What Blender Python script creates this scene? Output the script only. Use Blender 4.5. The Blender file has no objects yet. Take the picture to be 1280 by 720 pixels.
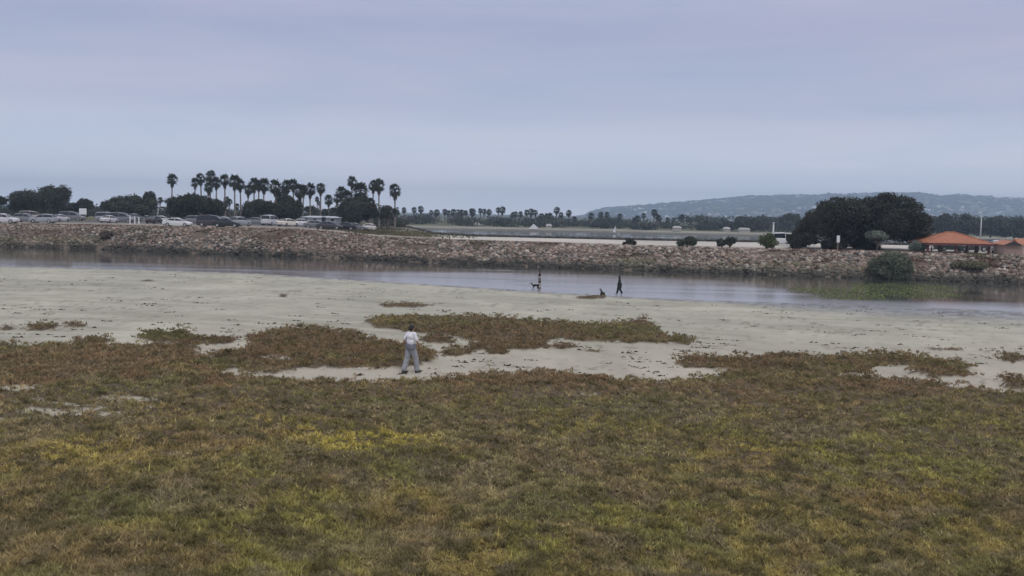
import bpy, math, random
import numpy as np
from mathutils import Vector, Matrix
R = math.radians
rng = np.random.default_rng(7)
random.seed(7)
scene = bpy.context.scene
COL = scene.collection

# ------------------------------------------------------------------ camera
F = 1300.0; CH = 7.1; PITCH = math.atan(92/1300.0); ROLL = R(1.17)
cam_d = bpy.data.cameras.new('camera'); cam = bpy.data.objects.new('camera', cam_d); COL.objects.link(cam)
cam_d.sensor_width = 36; cam_d.lens = 36*F/1280; cam_d.clip_start = .1; cam_d.clip_end = 60000
_fw = np.array([0, math.cos(PITCH), -math.sin(PITCH)]); _up0 = np.array([0, math.sin(PITCH), math.cos(PITCH)]); _rt0 = np.array([1., 0, 0])
_rt = _rt0*math.cos(ROLL) + _up0*math.sin(ROLL); _up = _up0*math.cos(ROLL) - _rt0*math.sin(ROLL)
M = Matrix(((_rt[0], _up[0], -_fw[0], 0), (_rt[1], _up[1], -_fw[1], 0), (_rt[2], _up[2], -_fw[2], CH), (0, 0, 0, 1)))
cam.matrix_world = M
scene.camera = cam

# ------------------------------------------------------------------ sky, sun, exposure
SUN_EL, SUN_AZ = R(52), R(150)
w = bpy.data.worlds.new('World'); scene.world = w; w.use_nodes = True
nt = w.node_tree; N = nt.nodes; L = nt.links; N.clear()
out = N.new('ShaderNodeOutputWorld'); mixs = N.new('ShaderNodeMixShader')
sky = N.new('ShaderNodeTexSky'); sky.sky_type = 'NISHITA'; sky.sun_disc = False
sky.sun_elevation = SUN_EL; sky.sun_rotation = SUN_AZ; sky.air_density = 1.0; sky.dust_density = 3.0
bg1 = N.new('ShaderNodeBackground'); bg1.inputs[1].default_value = .06
L.new(sky.outputs[0], bg1.inputs[0])
tc = N.new('ShaderNodeTexCoord'); sep = N.new('ShaderNodeSeparateXYZ'); L.new(tc.outputs['Generated'], sep.inputs[0])
rampz = N.new('ShaderNodeValToRGB'); L.new(sep.outputs[2], rampz.inputs[0])
el = rampz.color_ramp.elements
el[0].position = 0.0; el[0].color = (1.42, 1.42, 1.48, 1)
el[1].position = 1.0; el[1].color = (1.05, 1.03, 1.05, 1)
for p, c in ((.04, (.86, .89, 1.0, 1)), (.10, (.51, .55, .70, 1)), (.17, (.44, .455, .61, 1)), (.30, (.56, .57, .70, 1))):
    e = el.new(p); e.color = c
mp = N.new('ShaderNodeMapping'); mp.inputs['Scale'].default_value = (1.6, 1.6, 13); mp.inputs['Rotation'].default_value = (0, R(3), R(10)); L.new(tc.outputs['Generated'], mp.inputs[0])
nz = N.new('ShaderNodeTexNoise'); nz.inputs['Scale'].default_value = 1.6; nz.inputs['Detail'].default_value = 7; nz.inputs['Roughness'].default_value = .58; nz.inputs['Distortion'].default_value = .35
L.new(mp.outputs[0], nz.inputs[0])
r2 = N.new('ShaderNodeValToRGB'); L.new(nz.outputs[0], r2.inputs[0])
r2.color_ramp.elements[0].position = .32; r2.color_ramp.elements[0].color = (.88, .94, .985, 1)
r2.color_ramp.elements[1].position = .70; r2.color_ramp.elements[1].color = (1.12, 1.05, 1.04, 1)
mul = N.new('ShaderNodeMix'); mul.data_type = 'RGBA'; mul.blend_type = 'MULTIPLY'; mul.inputs[0].default_value = 1
L.new(rampz.outputs[0], mul.inputs[6]); L.new(r2.outputs[0], mul.inputs[7])
bg2 = N.new('ShaderNodeBackground'); bg2.inputs[1].default_value = 1.0; L.new(mul.outputs[2], bg2.inputs[0])
mixs.inputs[0].default_value = .9
L.new(bg1.outputs[0], mixs.inputs[1]); L.new(bg2.outputs[0], mixs.inputs[2]); L.new(mixs.outputs[0], out.inputs[0])
sl = bpy.data.lights.new('sun', 'SUN'); sl.energy = .9; sl.angle = R(25); sl.color = (1, .96, .9)
so = bpy.data.objects.new('sun', sl); COL.objects.link(so)
so.rotation_euler = Vector((math.sin(SUN_AZ)*math.cos(SUN_EL), math.cos(SUN_AZ)*math.cos(SUN_EL), math.sin(SUN_EL))).to_track_quat('Z', 'Y').to_euler()
vs = scene.view_settings; vs.view_transform = 'Standard'; vs.look = 'None'; vs.exposure = 0.13; vs.gamma = 1
scene.cycles.max_bounces = 6; scene.cycles.volume_bounces = 0

# ------------------------------------------------------------------ helpers: photograph geometry -> places in the world
def raydir(px, py):
    px = np.asarray(px, float); py = np.asarray(py, float)
    d = _fw[:, None]*F + _rt[:, None]*(px-640).ravel() + _up[:, None]*(360-py).ravel()
    return d/d[1]                                   # scaled so that Y = 1
def at(px, py, D):
    d = raydir([px], [py])[:, 0]; return float(d[0]*D), float(D), float(CH+d[2]*D)
def xat(px, D, z):
    X = 0.
    for _ in range(4):
        a, b = proj(X, D, z); X += (px-a)*D/F
    return float(X)
def proj(X, Y, Z):
    X = np.asarray(X, float); Y = np.asarray(Y, float); Z = np.asarray(Z, float)-CH
    q = _fw[0]*X+_fw[1]*Y+_fw[2]*Z; a = _rt[0]*X+_rt[1]*Y+_rt[2]*Z; b = _up[0]*X+_up[1]*Y+_up[2]*Z
    return 640+F*a/q, 360-F*b/q
def hitz(px, py, z=0.):
    d = raydir(px, py); D = (z-CH)/d[2]; return d[0]*D, D

# value noise
_LAT = np.random.default_rng(3).random((257, 257))
def vn(x, y):
    x = np.asarray(x, float); y = np.asarray(y, float)
    xi = np.floor(x).astype(int); yi = np.floor(y).astype(int); fx = x-xi; fy = y-yi
    fx = fx*fx*(3-2*fx); fy = fy*fy*(3-2*fy); xi &= 255; yi &= 255
    a = _LAT[xi, yi]; b = _LAT[xi+1, yi]; c = _LAT[xi, yi+1]; d = _LAT[xi+1, yi+1]
    return (a*(1-fx)+b*fx)*(1-fy)+(c*(1-fx)+d*fx)*fy
def fbm(x, y, o=4):
    s = 0; a = .5; t = 0
    for k in range(o):
        s = s+a*vn(x*2**k+17.3*k, y*2**k+5.1*k); t += a; a *= .5
    return s/t
def sst(x, a, b):
    t = np.clip((x-a)/(b-a), 0, 1); return t*t*(3-2*t)

# ------------------------------------------------------------------ materials
def mat(name, col=(.5, .5, .5), rough=.8, attr=False, var=.0, scale=1., metal=0., bump=0., bscale=5., spec=.5, objvar=0., trans=0.):
    m = bpy.data.materials.new(name); m.use_nodes = True; t = m.node_tree; n = t.nodes; l = t.links
    b = n['Principled BSDF']; b.inputs['Roughness'].default_value = rough; b.inputs['Metallic'].default_value = metal
    b.inputs['Specular IOR Level'].default_value = spec
    if attr:
        a = n.new('ShaderNodeAttribute'); a.attribute_name = 'Col'; src = a.outputs[0]
    else:
        a = n.new('ShaderNodeRGB'); a.outputs[0].default_value = (*col, 1); src = a.outputs[0]
    co = n.new('ShaderNodeTexCoord')
    if var > 0:
        z = n.new('ShaderNodeTexNoise'); z.inputs['Scale'].default_value = scale; z.inputs['Detail'].default_value = 5; z.inputs['Roughness'].default_value = .65
        l.new(co.outputs['Object'], z.inputs[0])
        mr = n.new('ShaderNodeMapRange'); mr.inputs[1].default_value = .25; mr.inputs[2].default_value = .75; mr.inputs[3].default_value = 1-var; mr.inputs[4].default_value = 1+var
        l.new(z.outputs[0], mr.inputs[0])
        v = n.new('ShaderNodeVectorMath'); v.operation = 'SCALE'; l.new(src, v.inputs[0]); l.new(mr.outputs[0], v.inputs[3]); src = v.outputs[0]
    if objvar > 0:
        oi = n.new('ShaderNodeObjectInfo'); mr = n.new('ShaderNodeMapRange'); mr.inputs[3].default_value = 1-objvar; mr.inputs[4].default_value = 1+objvar
        l.new(oi.outputs['Random'], mr.inputs[0]); v = n.new('ShaderNodeVectorMath'); v.operation = 'SCALE'; l.new(src, v.inputs[0]); l.new(mr.outputs[0], v.inputs[3]); src = v.outputs[0]
    l.new(src, b.inputs['Base Color'])
    if bump > 0:
        z = n.new('ShaderNodeTexNoise'); z.inputs['Scale'].default_value = bscale; z.inputs['Detail'].default_value = 6; l.new(co.outputs['Object'], z.inputs[0])
        bp = n.new('ShaderNodeBump'); bp.inputs['Strength'].default_value = bump; bp.inputs['Distance'].default_value = .1
        l.new(z.outputs[0], bp.inputs['Height']); l.new(bp.outputs[0], b.inputs['Normal'])
    if trans > 0:
        tr = n.new('ShaderNodeBsdfTranslucent'); l.new(src, tr.inputs[0]); mx = n.new('ShaderNodeMixShader'); mx.inputs[0].default_value = trans
        l.new(b.outputs[0], mx.inputs[1]); l.new(tr.outputs[0], mx.inputs[2]); l.new(mx.outputs[0], n['Material Output'].inputs[0])
    return m
MM = dict(
    leaf=mat('foliage', attr=True, rough=.75, spec=.25, trans=.12),
    scrub=mat('scrub_stems', attr=True, rough=.85, spec=.15, trans=.3),
    bark=mat('bark', (.12, .095, .075), .9, var=.3, scale=3, bump=.4),
    palmbark=mat('palm_bark', (.17, .145, .125), .9, var=.25, scale=4, bump=.4),
    rock=mat('riprap_rock', attr=True, rough=.85, var=.22, scale=4, bump=.5, bscale=6, spec=.3),
    land=mat('land_cover', attr=True, rough=.95, var=.2, scale=.6, bump=.3, bscale=1.5, spec=.2),
    hill=mat('hill_cover', attr=True, rough=1, var=.35, scale=.012, spec=.05),
    steel=mat('galvanised_steel', (.45, .48, .47), .5, metal=.4, var=.1),
    white=mat('white_paint', (.72, .72, .74), .5, var=.06, scale=2),
    glass=mat('dark_glass', (.02, .025, .03), .08),
    rubber=mat('rubber', (.02, .02, .02), .8, var=.2), rim=mat('alloy', (.42, .42, .43), .35, metal=.7, var=.05),
    lamp=mat('lamp_lens', (.6, .6, .58), .2, var=.05), tail=mat('tail_lens', (.35, .02, .02), .25, var=.1),
    trim=mat('black_trim', (.03, .03, .032), .6, var=.1),
    orange=mat('orange_roof_metal', (.35, .135, .07), .6, var=.16, scale=1.2, bump=.1),
    maroon=mat('maroon_post', (.10, .035, .035), .7, var=.15),
    wood=mat('weathered_wood', (.26, .2, .15), .8, var=.25, scale=5), conc=mat('concrete', (.36, .35, .33), .9, var=.15, scale=2, bump=.2),
    skin=mat('skin', (.30, .17, .115), .6, var=.06, scale=6), hair=mat('black_hair', (.012, .01, .01), .6, var=.3, scale=30),
    tee=mat('white_cotton', (.74, .73, .78), .9, var=.06, scale=9, bump=.35, bscale=9), slate=mat('slate_cotton', (.17, .175, .21), .9, var=.2, scale=9, bump=.4, bscale=12),
    greytr=mat('pale_grey_trousers', (.29, .30, .33), .9, var=.16, scale=7, bump=.6, bscale=8), shoe=mat('dark_shoe', (.03, .028, .03), .7, var=.2),
    black=mat('black_cloth', (.012, .013, .017), .9, var=.3, scale=6), navy=mat('navy_cloth', (.018, .02, .035), .9, var=.3, scale=6), palecloth=mat('pale_cloth', (.42, .42, .45), .9, var=.1),
    furb=mat('black_fur', (.014, .013, .013), .8, var=.4, scale=8, bump=.4, bscale=30),
)
def fur_patch():
    m = mat('pied_fur', (.02, .02, .02), .85, var=.2, scale=8, bump=.3, bscale=30); n = m.node_tree.nodes; l = m.node_tree.links; b = n['Principled BSDF']
    co = n.new('ShaderNodeTexCoord'); z = n.new('ShaderNodeTexNoise'); z.inputs['Scale'].default_value = 4.2; z.inputs['Detail'].default_value = 1; l.new(co.outputs['Object'], z.inputs[0])
    r = n.new('ShaderNodeValToRGB'); r.color_ramp.elements[0].position = .64; r.color_ramp.elements[0].color = (.015, .014, .014, 1); r.color_ramp.elements[1].position = .68; r.color_ramp.elements[1].color = (.55, .53, .5, 1)
    l.new(z.outputs[0], r.inputs[0]); l.new(r.outputs[0], b.inputs['Base Color']); return m
MM['pied'] = fur_patch()
_paint = {}
def paint(c, rough=.28):
    k = tuple(c)
    if k not in _paint: _paint[k] = mat('car_paint', c, rough, var=.04, scale=.8)
    return _paint[k]

# ------------------------------------------------------------------ mesh + object helpers
def npmesh(name, V, T, C=None, m=None, smooth=False):
    """V (n,3), T (k,3 or 4) arrays, C (n,3) point colours."""
    V = np.asarray(V, np.float32); T = np.asarray(T, np.int32); k = T.shape[1]
    me = bpy.data.meshes.new(name); me.vertices.add(len(V)); me.vertices.foreach_set('co', V.ravel())
    me.loops.add(T.size); me.loops.foreach_set('vertex_index', T.ravel())
    me.polygons.add(len(T)); me.polygons.foreach_set('loop_start', np.arange(0, T.size, k, dtype=np.int32))
    if smooth: me.polygons.foreach_set('use_smooth', np.ones(len(T), bool))
    if C is not None:
        a = me.attributes.new('Col', 'FLOAT_COLOR', 'POINT'); C = np.asarray(C, np.float32)
        a.data.foreach_set('color', np.concatenate([np.clip(C, 0, 1), np.ones((len(C), 1), np.float32)], 1).ravel())
    me.update(calc_edges=True); me.validate()
    if m: me.materials.append(m)
    return me
def obj(name, me, parent=None, loc=None):
    o = bpy.data.objects.new(name, me); COL.objects.link(o)
    if parent: o.parent = parent
    if loc is not None: o.location = loc
    return o
def tag(o, label=None, cat=None, group=None, kind=None):
    if label: o['label'] = label
    if cat: o['category'] = cat
    if group: o['group'] = group
    if kind: o['kind'] = kind
    return o
def thing(name, loc, label, cat, group=None, rz=0.):
    o = bpy.data.objects.new(name, None); COL.objects.link(o); o.location = loc; o.rotation_euler = (0, 0, rz); o.empty_display_size = .3
    return tag(o, label, cat, group)
class MB:
    def __init__(s): s.V = []; s.F = []; s.C = []; s.c = (.3, .3, .3)
    def add(s, vs_, fs, c=None):
        b = len(s.V); s.V += [tuple(v) for v in vs_]; s.F += [tuple(b+i for i in f) for f in fs]; s.C += [c or s.c]*len(vs_)
    def box(s, x0, x1, y0, y1, z0, z1, c=None):
        s.add([(x0, y0, z0), (x1, y0, z0), (x1, y1, z0), (x0, y1, z0), (x0, y0, z1), (x1, y0, z1), (x1, y1, z1), (x0, y1, z1)],
              [(0, 3, 2, 1), (4, 5, 6, 7), (0, 1, 5, 4), (1, 2, 6, 5), (2, 3, 7, 6), (3, 0, 4, 7)], c)
    def tube(s, pts, rad, n=8, c=None):
        pts = [Vector(p) for p in pts]; rings = []
        if not isinstance(rad, (list, tuple)): rad = [rad]*len(pts)
        for i, p in enumerate(pts):
            d = (pts[min(i+1, len(pts)-1)]-pts[max(i-1, 0)]).normalized()
            a = d.orthogonal().normalized() if abs(d.z) < .95 else Vector((1, 0, 0)).cross(d).normalized(); b_ = d.cross(a)
            rings.append([p+(a*math.cos(2*math.pi*k/n)+b_*math.sin(2*math.pi*k/n))*rad[i] for k in range(n)])
        vs_ = [v for r in rings for v in r]; fs = []
        for i in range(len(pts)-1):
            for k in range(n):
                k2 = (k+1) % n; fs.append((i*n+k, i*n+k2, (i+1)*n+k2, (i+1)*n+k))
        fs.append(tuple(range(n))[::-1]); fs.append(tuple((len(pts)-1)*n+k for k in range(n))); s.add(vs_, fs, c)
    def ellip(s, c0, r, n=12, m=8, c=None):
        vs_ = []; fs = []
        for i in range(m+1):
            th = math.pi*i/m
            for k in range(n):
                ph = 2*math.pi*k/n; vs_.append((c0[0]+r[0]*math.sin(th)*math.cos(ph), c0[1]+r[1]*math.sin(th)*math.sin(ph), c0[2]+r[2]*math.cos(th)))
        for i in range(m):
            for k in range(n):
                k2 = (k+1) % n; fs.append((i*n+k, (i+1)*n+k, (i+1)*n+k2, i*n+k2))
        s.add(vs_, fs, c)
    def mesh(s, name, m, smooth=False, attr=False, bevel=0):
        me = bpy.data.meshes.new(name); me.from_pydata(s.V, [], s.F)
        if attr:
            a = me.attributes.new('Col', 'FLOAT_COLOR', 'POINT'); a.data.foreach_set('color', np.array([(*c, 1) for c in s.C], np.float32).ravel())
        me.materials.append(m)
        if smooth: me.polygons.foreach_set('use_smooth', [True]*len(me.polygons))
        me.update(); return me
    def build(s, name, m, parent=None, loc=None, smooth=False, attr=False): return obj(name, s.mesh(name, m, smooth, attr), parent, loc)
def copy_tree(o, parent=None):
    c = o.copy(); COL.objects.link(c)
    if parent: c.parent = parent
    for ch in list(o.children): copy_tree(ch, c)
    return c
def retag(o, label, group=None):
    o['label'] = label
    if group: o['group'] = group
    return o

# ------------------------------------------------------------------ terrain functions
NW = np.array([(-500, 326), (-200, 331), (0, 333), (100, 334.5), (320, 341.5), (400, 347), (500, 353), (640, 362), (760, 369.5), (870, 375), (1000, 379), (1100, 382), (1270, 389), (1500, 399), (1800, 410)], float)
BW = np.array([(-400, 299), (0, 308.5), (130, 312), (220, 316), (440, 323.5), (560, 330), (820, 339), (1000, 345), (1270, 355), (1700, 370)], float)
BC = np.array([(-400, 271), (0, 280), (120, 281.5), (230, 284), (330, 286), (370, 287), (470, 296.5), (560, 300.5), (820, 308.5), (1000, 312.5), (1270, 320), (1700, 331)], float)
def pxu(X, Y): return 640+F*X/Y
_nx, _nD = hitz(NW[:, 0], NW[:, 1]); _nu = _nx/_nD
def Yw(u): return np.interp(u, _nu, _nD)
_bx, _bD = hitz(BW[:, 0], BW[:, 1]); _bu = _bx/_bD
def D0(u): return np.interp(u, _bu, _bD)
_cd = raydir(BC[:, 0], BC[:, 1]); _cu = _cd[0]; _cz = CH+_cd[2]*(np.interp(_cu, _bu, _bD)+8.5)
def crz(u): return np.interp(u, _cu, _cz)
def px2u(px): return (px-640)/F*1.0
def D2(u): return np.interp(u, [px2u(455), px2u(500), px2u(540), px2u(590)], [900, 300, 198, 185])
def pz(X, Y):                                        # height of the park land behind the bank
    u = X/Y; z = crz(u)
    return z + sst(Y, 260, 700)*(2.2-z)*.6
def gz0(X, Y):
    X = np.asarray(X, float); Y = np.asarray(Y, float)
    u = X/np.maximum(Y, 12.)
    t = Yw(u)-Y
    z = np.where(t > 0, .022*t, .035*t)
    z = z + (fbm(X*.12, Y*.12, 3)-.5)*.10*sst(t, 2, 20) + (fbm(X*.5+9, Y*.25, 3)-.5)*.05*sst(t, 1, 12)
    # shallow wandering hollows on the tidal mud at the right
    z = z + np.clip(12-Y, 0, 9.)*.4
    return z

# vegetation patches, drawn in photograph coordinates then fixed on the ground
def inpoly(px, py, poly):
    ins = np.zeros(px.shape, bool); n = len(poly)
    for i in range(n):
        x1, y1 = poly[i]; x2, y2 = poly[(i+1) % n]
        c = ((y1 > py) != (y2 > py)) & (px < (x2-x1)*(py-y1)/((y2-y1) if y2 != y1 else 1e-9)+x1); ins ^= c
    return ins
MAIN = [(-500, 428), (-200, 430), (0, 433), (50, 431), (100, 434), (180, 434), (205, 436), (240, 442), (258, 452), (290, 440), (262, 447), (275, 462), (300, 473), (340, 477), (400, 480), (450, 481), (490, 481), (535, 478), (560, 472), (620, 469), (680, 468), (720, 469), (765, 475), (820, 480), (868, 476), (905, 470), (935, 465), (990, 467), (1045, 470), (1090, 476), (1130, 475), (1175, 481), (1240, 490), (1300, 494), (1700, 505), (1700, 1500), (-500, 1500)]
RED = [(262, 456), (272, 448), (315, 434), (312, 425), (318, 420), (345, 414), (375, 413), (420, 416), (452, 421), (480, 430), (505, 434), (535, 437), (546, 446), (540, 455), (520, 460), (470, 461), (420, 462), (380, 461), (350, 466), (300, 465), (275, 464)]
ISLE = [(456, 402), (480, 396), (560, 395), (640, 399), (690, 403), (740, 406), (790, 404), (818, 411), (834, 420), (836, 429), (800, 429), (740, 427), (700, 425), (680, 428), (682, 433), (655, 438), (630, 438), (612, 432), (596, 428), (560, 420), (520, 415), (470, 411)]
SHELF = [(842, 455), (866, 447), (905, 450), (950, 447), (965, 443), (1000, 448), (1060, 447), (1100, 443), (1150, 449), (1190, 450), (1216, 458), (1205, 465), (1215, 471), (1165, 472), (1120, 466), (1090, 458), (1082, 466), (1096, 476), (1040, 472), (990, 468), (930, 466), (895, 461), (862, 460)]
def ell(cx, cy, a, b): return [(cx+a*math.cos(t)*(1+.12*math.sin(3*t+cx)), cy+b*math.sin(t)*(1+.15*math.cos(2*t+cy))) for t in np.linspace(0, 2*math.pi, 14)[:-1]]
SMALL = [
 (ell(505, 382, 34, 2.8), 'long thin brown scrub strip lying alone on the sand above the big scrub island', .10, 0),
 (ell(52, 409.5, 17, 4.5), 'dark low weed clump on the sand nearest the left edge', .12, 0),
 (ell(95, 407, 13, 3.2), 'small dark weed clump on sand, right beside the leftmost one', .1, 0),
 (ell(8, 411, 10, 2.2), 'thin brown weed smear cut by the left edge of the beach', .08, 0),
 (ell(118, 429, 21, 5.2), 'grey brown scrub mound touching the main scrub edge at far left', .22, 0),
 (ell(212, 423, 36, 6.5), 'green topped oval scrub mound left of the big reddish thicket', .28, 2),
 (ell(262, 428, 36, 4.2), 'low reddish scrub tongue between green mound and reddish thicket', .18, 1),
 (ell(222, 436, 26, 4.0), 'dull olive scrub mound below the green topped oval mound', .2, 0),
 (ell(395, 409, 14, 2.0), 'thin olive weed strip on sand just above the reddish thicket', .07, 0),
 (ell(354, 370, 6, 1.8), 'tiny dark weed clump alone on the upper sand, left of centre', .08, 0),
 (ell(183, 351, 10, 1.3), 'thin dark weed line near the waterline at left', .05, 0),
 (ell(546, 426, 20, 5.5), 'reddish brown low scrub right behind the walking man', .15, 1),
 (ell(597, 435, 10, 6), 'tall rounded grey brown bush below the scrub island', .3, 0),
 (ell(568, 441, 21, 4.6), 'low olive grey mat of scrub right of the reddish thicket', .14, 0),
 (ell(621, 440, 13, 5.5), 'reddish rounded bush below the scrub island beside the grey one', .26, 1),
 (ell(660, 434, 22, 5), 'reddish scrub hem hanging off the underside of the scrub island', .2, 1),
 (ell(706, 434, 14, 3.2), 'small dark reddish clump on sand under the scrub island', .14, 1),
 (ell(740, 439, 9, 1.6), 'tiny brown clump right of the small reddish one on open sand', .07, 0),
 (ell(852, 426, 18, 5.2), 'grey green clump at the right tip of the scrub island', .22, 2),
 (ell(799, 406, 18, 4.5), 'domed reddish bush on the upper right of the scrub island', .32, 1),
 (ell(739, 372, 20, 2.0), 'dark weed bank at the waterline beside the sitting dog', .14, 0),
 (ell(874, 454, 24, 6.5), 'dark green scrub clump on open sand left of the right thicket', .26, 2),
 (ell(1265, 450, 14, 4.2), 'dark scrub clump cut by the right edge on the sand', .25, 0),
 (ell(1180, 437, 24, 1.3), 'thin weed line on sand above the right thicket', .05, 0),
 (ell(1272, 483, 18, 8), 'reddish mound at the right edge beside the sand tongue', .3, 1),
]
GAPS = [(22, 487, 30, 3.0), (70, 517, 40, 3.2), (30, 505, 36, 2.2), (88, 507, 26, 1.8), (130, 512, 16, 1.8), (172, 500, 34, 2.6), (196, 511, 22, 2.2), (150, 477, 12, 2.2), (200, 476, 10, 2.5), (345, 450, 14, 2.2), (893, 478, 22, 2.2), (1070, 471, 16, 3.0), (1120, 462, 22, 4), (735, 496, 14, 1.8), (14, 524, 20, 2), (90, 474, 20, 1.6), (120, 520, 30, 3)]
def wob(X, Y):
    k = 36./np.maximum(Y, 10)
    return (fbm(X*1.1, Y*.55, 4)-.5)*30*k*1.0, (fbm(X*1.3+40, Y*.7+11, 4)-.5)*16*k*k
def vegid(X, Y):
    """0 none, 1 main, 2 red thicket, 3 island, 4 right shelf, 5+ small patches"""
    Z = gz0(X, Y); px, py = proj(X, Y, Z); wx, wy = wob(X, Y); qx = px+wx; qy = py+wy
    r = np.zeros(px.shape, int)
    near = py > 340
    for i, p in enumerate(SMALL): r[inpoly(px+wx*.35, py+wy*.3, p[0]) & near] = 5+i
    r[inpoly(px+wx*.6, py+wy*.5, SHELF) & near] = 4; r[inpoly(px+wx*.5, py+wy*.45, ISLE) & near] = 3; r[inpoly(px+wx*.6, py+wy*.5, RED) & near] = 2
    r[inpoly(qx, py+wy*.7, MAIN) & near] = 1
    for (cx, cy, a, b) in GAPS:
        g = ((qx-cx)/a)**2+((py+wy*.35-cy)/b)**2 + (fbm(X*3, Y*1.5, 3)-.5)*2.2 < 1.5
        r[g & near] = 0
    r[Y < 12.5] = 1
    return r
HB = np.array([0, .16, .24, .2, .24]+[p[2] for p in SMALL])
def hump(X, Y, vid):
    b = HB[vid]; n = fbm(X*.9, Y*.9, 3); n2 = fbm(X*2.7+5, Y*2.7, 2)
    edge = 1.0
    return np.where(vid > 0, b*(.25+1.1*np.clip((n-.3)*1.9, 0, 1.2)+.8*(n2-.5)), 0)

# ------------------------------------------------------------------ beach ground
def grid_faces(nr, nc):
    i = np.arange(nr-1)[:, None]; j = np.arange(nc-1)[None]
    a = (i*nc+j).ravel(); return np.stack([a, a+1, a+nc+1, a+nc], 1)
NCc, NRr = 560, 460
us = np.linspace(-.82, .82, NCc)
ts = np.linspace(0, 1, NRr)
Yr = (1/((1-ts)/11. + ts/150.))
UU, YY = np.meshgrid(us, Yr)
Ymax = Yw(us)[None]+9; YY = np.minimum(YY, Ymax)      # rows collapse under water beyond the shore
# stretch instead of collapsing
YY = 11+(Yr[:, None]-11)*(Ymax-11)/(150-11)
XX = UU*(YY+8)
vid = vegid(XX, YY); gz = gz0(XX, YY); hh = hump(XX, YY, vid)
hs = hh.copy()
for _ in range(2): hs[1:-1, 1:-1] = (hs[1:-1, 1:-1]*2+hs[:-2, 1:-1]+hs[2:, 1:-1]+hs[1:-1, :-2]+hs[1:-1, 2:])/6
ZZ = gz+hs*.72
tt = Yw(XX/YY)-YY
n1 = fbm(XX*.25, YY*.12, 4)[..., None]; n2 = fbm(XX*1.4+3, YY*.6, 4)[..., None]
sand = np.array([.36, .35, .285])*(.84+.32*n1)*(.88+.24*n2)
sand = sand*(1+.06*sst(n1, .5, .7)*np.array([1, .98, .86])) 
pxx, pyy = proj(XX, YY, gz)
upper = sst(pyy, 395, 470)[..., None]; sand = sand*(1-upper)+np.array([.375, .35, .285])*(.84+.32*n1)*(.88+.24*n2)*upper
stk = sst(fbm(XX*.10+3, YY*.75+XX*.12+3*fbm(XX*.06, YY*.06, 2), 4), .50, .66)[..., None]*(1-upper)
sand = sand*(1-.30*stk)+np.array([.17, .17, .12])*.30*stk
speck = sst(fbm(XX*3.1+7, YY*1.7, 3), .66, .74)[..., None]*(.35+.65*sst(fbm(XX*.2+30, YY*.2, 2), .45, .65)[..., None]); sand = sand*(1-.55*speck)+np.array([.12, .11, .075])*.55*speck
mud = np.clip(sst(tt+(n2[..., 0]-.5)*3, 4.5+15*sst(pxx, 840, 1130), .8+3*sst(pxx, 850, 1150)), 0, 1)[..., None]
mudc = np.array([.15, .155, .17])*(.8+.4*n2)
sand = sand*(1-mud*.85)+mudc*mud*.85
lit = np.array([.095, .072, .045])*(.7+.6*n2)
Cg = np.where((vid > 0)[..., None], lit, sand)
ground_mat = mat('beach_sand', attr=True, rough=.95, var=.09, scale=9, bump=.35, bscale=14, spec=.25)
_n = ground_mat.node_tree.nodes; _l = ground_mat.node_tree.links
_a = _n.new('ShaderNodeAttribute'); _a.attribute_name = 'Wet'; _mr = _n.new('ShaderNodeMapRange'); _mr.inputs[3].default_value = .95; _mr.inputs[4].default_value = .28
_l.new(_a.outputs['Fac'], _mr.inputs[0]); _l.new(_mr.outputs[0], _n['Principled BSDF'].inputs['Roughness'])
me = npmesh('beach', np.stack([XX, YY, ZZ], -1).reshape(-1, 3), grid_faces(NRr, NCc), Cg.reshape(-1, 3), ground_mat, True)
wa = me.attributes.new('Wet', 'FLOAT', 'POINT'); wa.data.foreach_set('value', (mud[..., 0]*sst(n2[..., 0], .35, .6)).astype(np.float32).ravel())
tag(obj('beach', me), 'flat grey sand beach sloping down to the channel', kind='structure')
# coarse ground under and behind it
gx = np.linspace(-260, 260, 90); gy = np.concatenate([np.linspace(-80, 12, 40), np.linspace(14, 175, 50)])
GX, GY = np.meshgrid(gx, gy); tq = Yw(GX/np.maximum(GY, 12.))-GY
GZ = gz0(GX, GY); GZ = np.where(GY < 12, GZ, GZ-.35-.02*np.maximum(-tq, 0)); GZ = np.maximum(GZ, -3)
cg = np.where((GY < 16)[..., None], np.array([.075, .06, .04]), np.array([.32, .3, .24]))*(.8+.4*fbm(GX*.2, GY*.2, 3)[..., None])
tag(obj('ground', npmesh('ground', np.stack([GX, GY, GZ], -1).reshape(-1, 3), grid_faces(len(gy), len(gx)), cg.reshape(-1, 3), MM['land'], True)), 'earth rising behind the marsh', kind='structure')

# ------------------------------------------------------------------ scrub
def blades(P, H, Wd, C, lean=1.5, droop=0):
    """one bent blade (single triangle) per row of P"""
    n = len(P); th = rng.random(n)*2*math.pi; ph = rng.random(n)*2*math.pi
    side = np.stack([np.cos(th), np.sin(th), np.zeros(n)], 1)*Wd[:, None]*.5
    tip = np.stack([np.cos(ph)*H*lean*rng.random(n), np.sin(ph)*H*lean*rng.random(n), H*(.35+.75*rng.random(n))], 1)
    V = np.empty((n, 3, 3), np.float32); V[:, 0] = P-side; V[:, 1] = P+side; V[:, 2] = P+tip
    return V.reshape(-1, 3), np.arange(3*n).reshape(-1, 3), np.repeat(C, 3, 0)
PAL = dict(yel=(.385, .325, .13), olive=(.30, .285, .095), red=(.235, .14, .105), brown=(.265, .195, .13), grey=(.29, .25, .185), green=(.19, .215, .095), bright=(.52, .46, .12), orange=(.37, .26, .105), dark=(.105, .10, .055))
PAL = {k: np.array(v) for k, v in PAL.items()}
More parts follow.
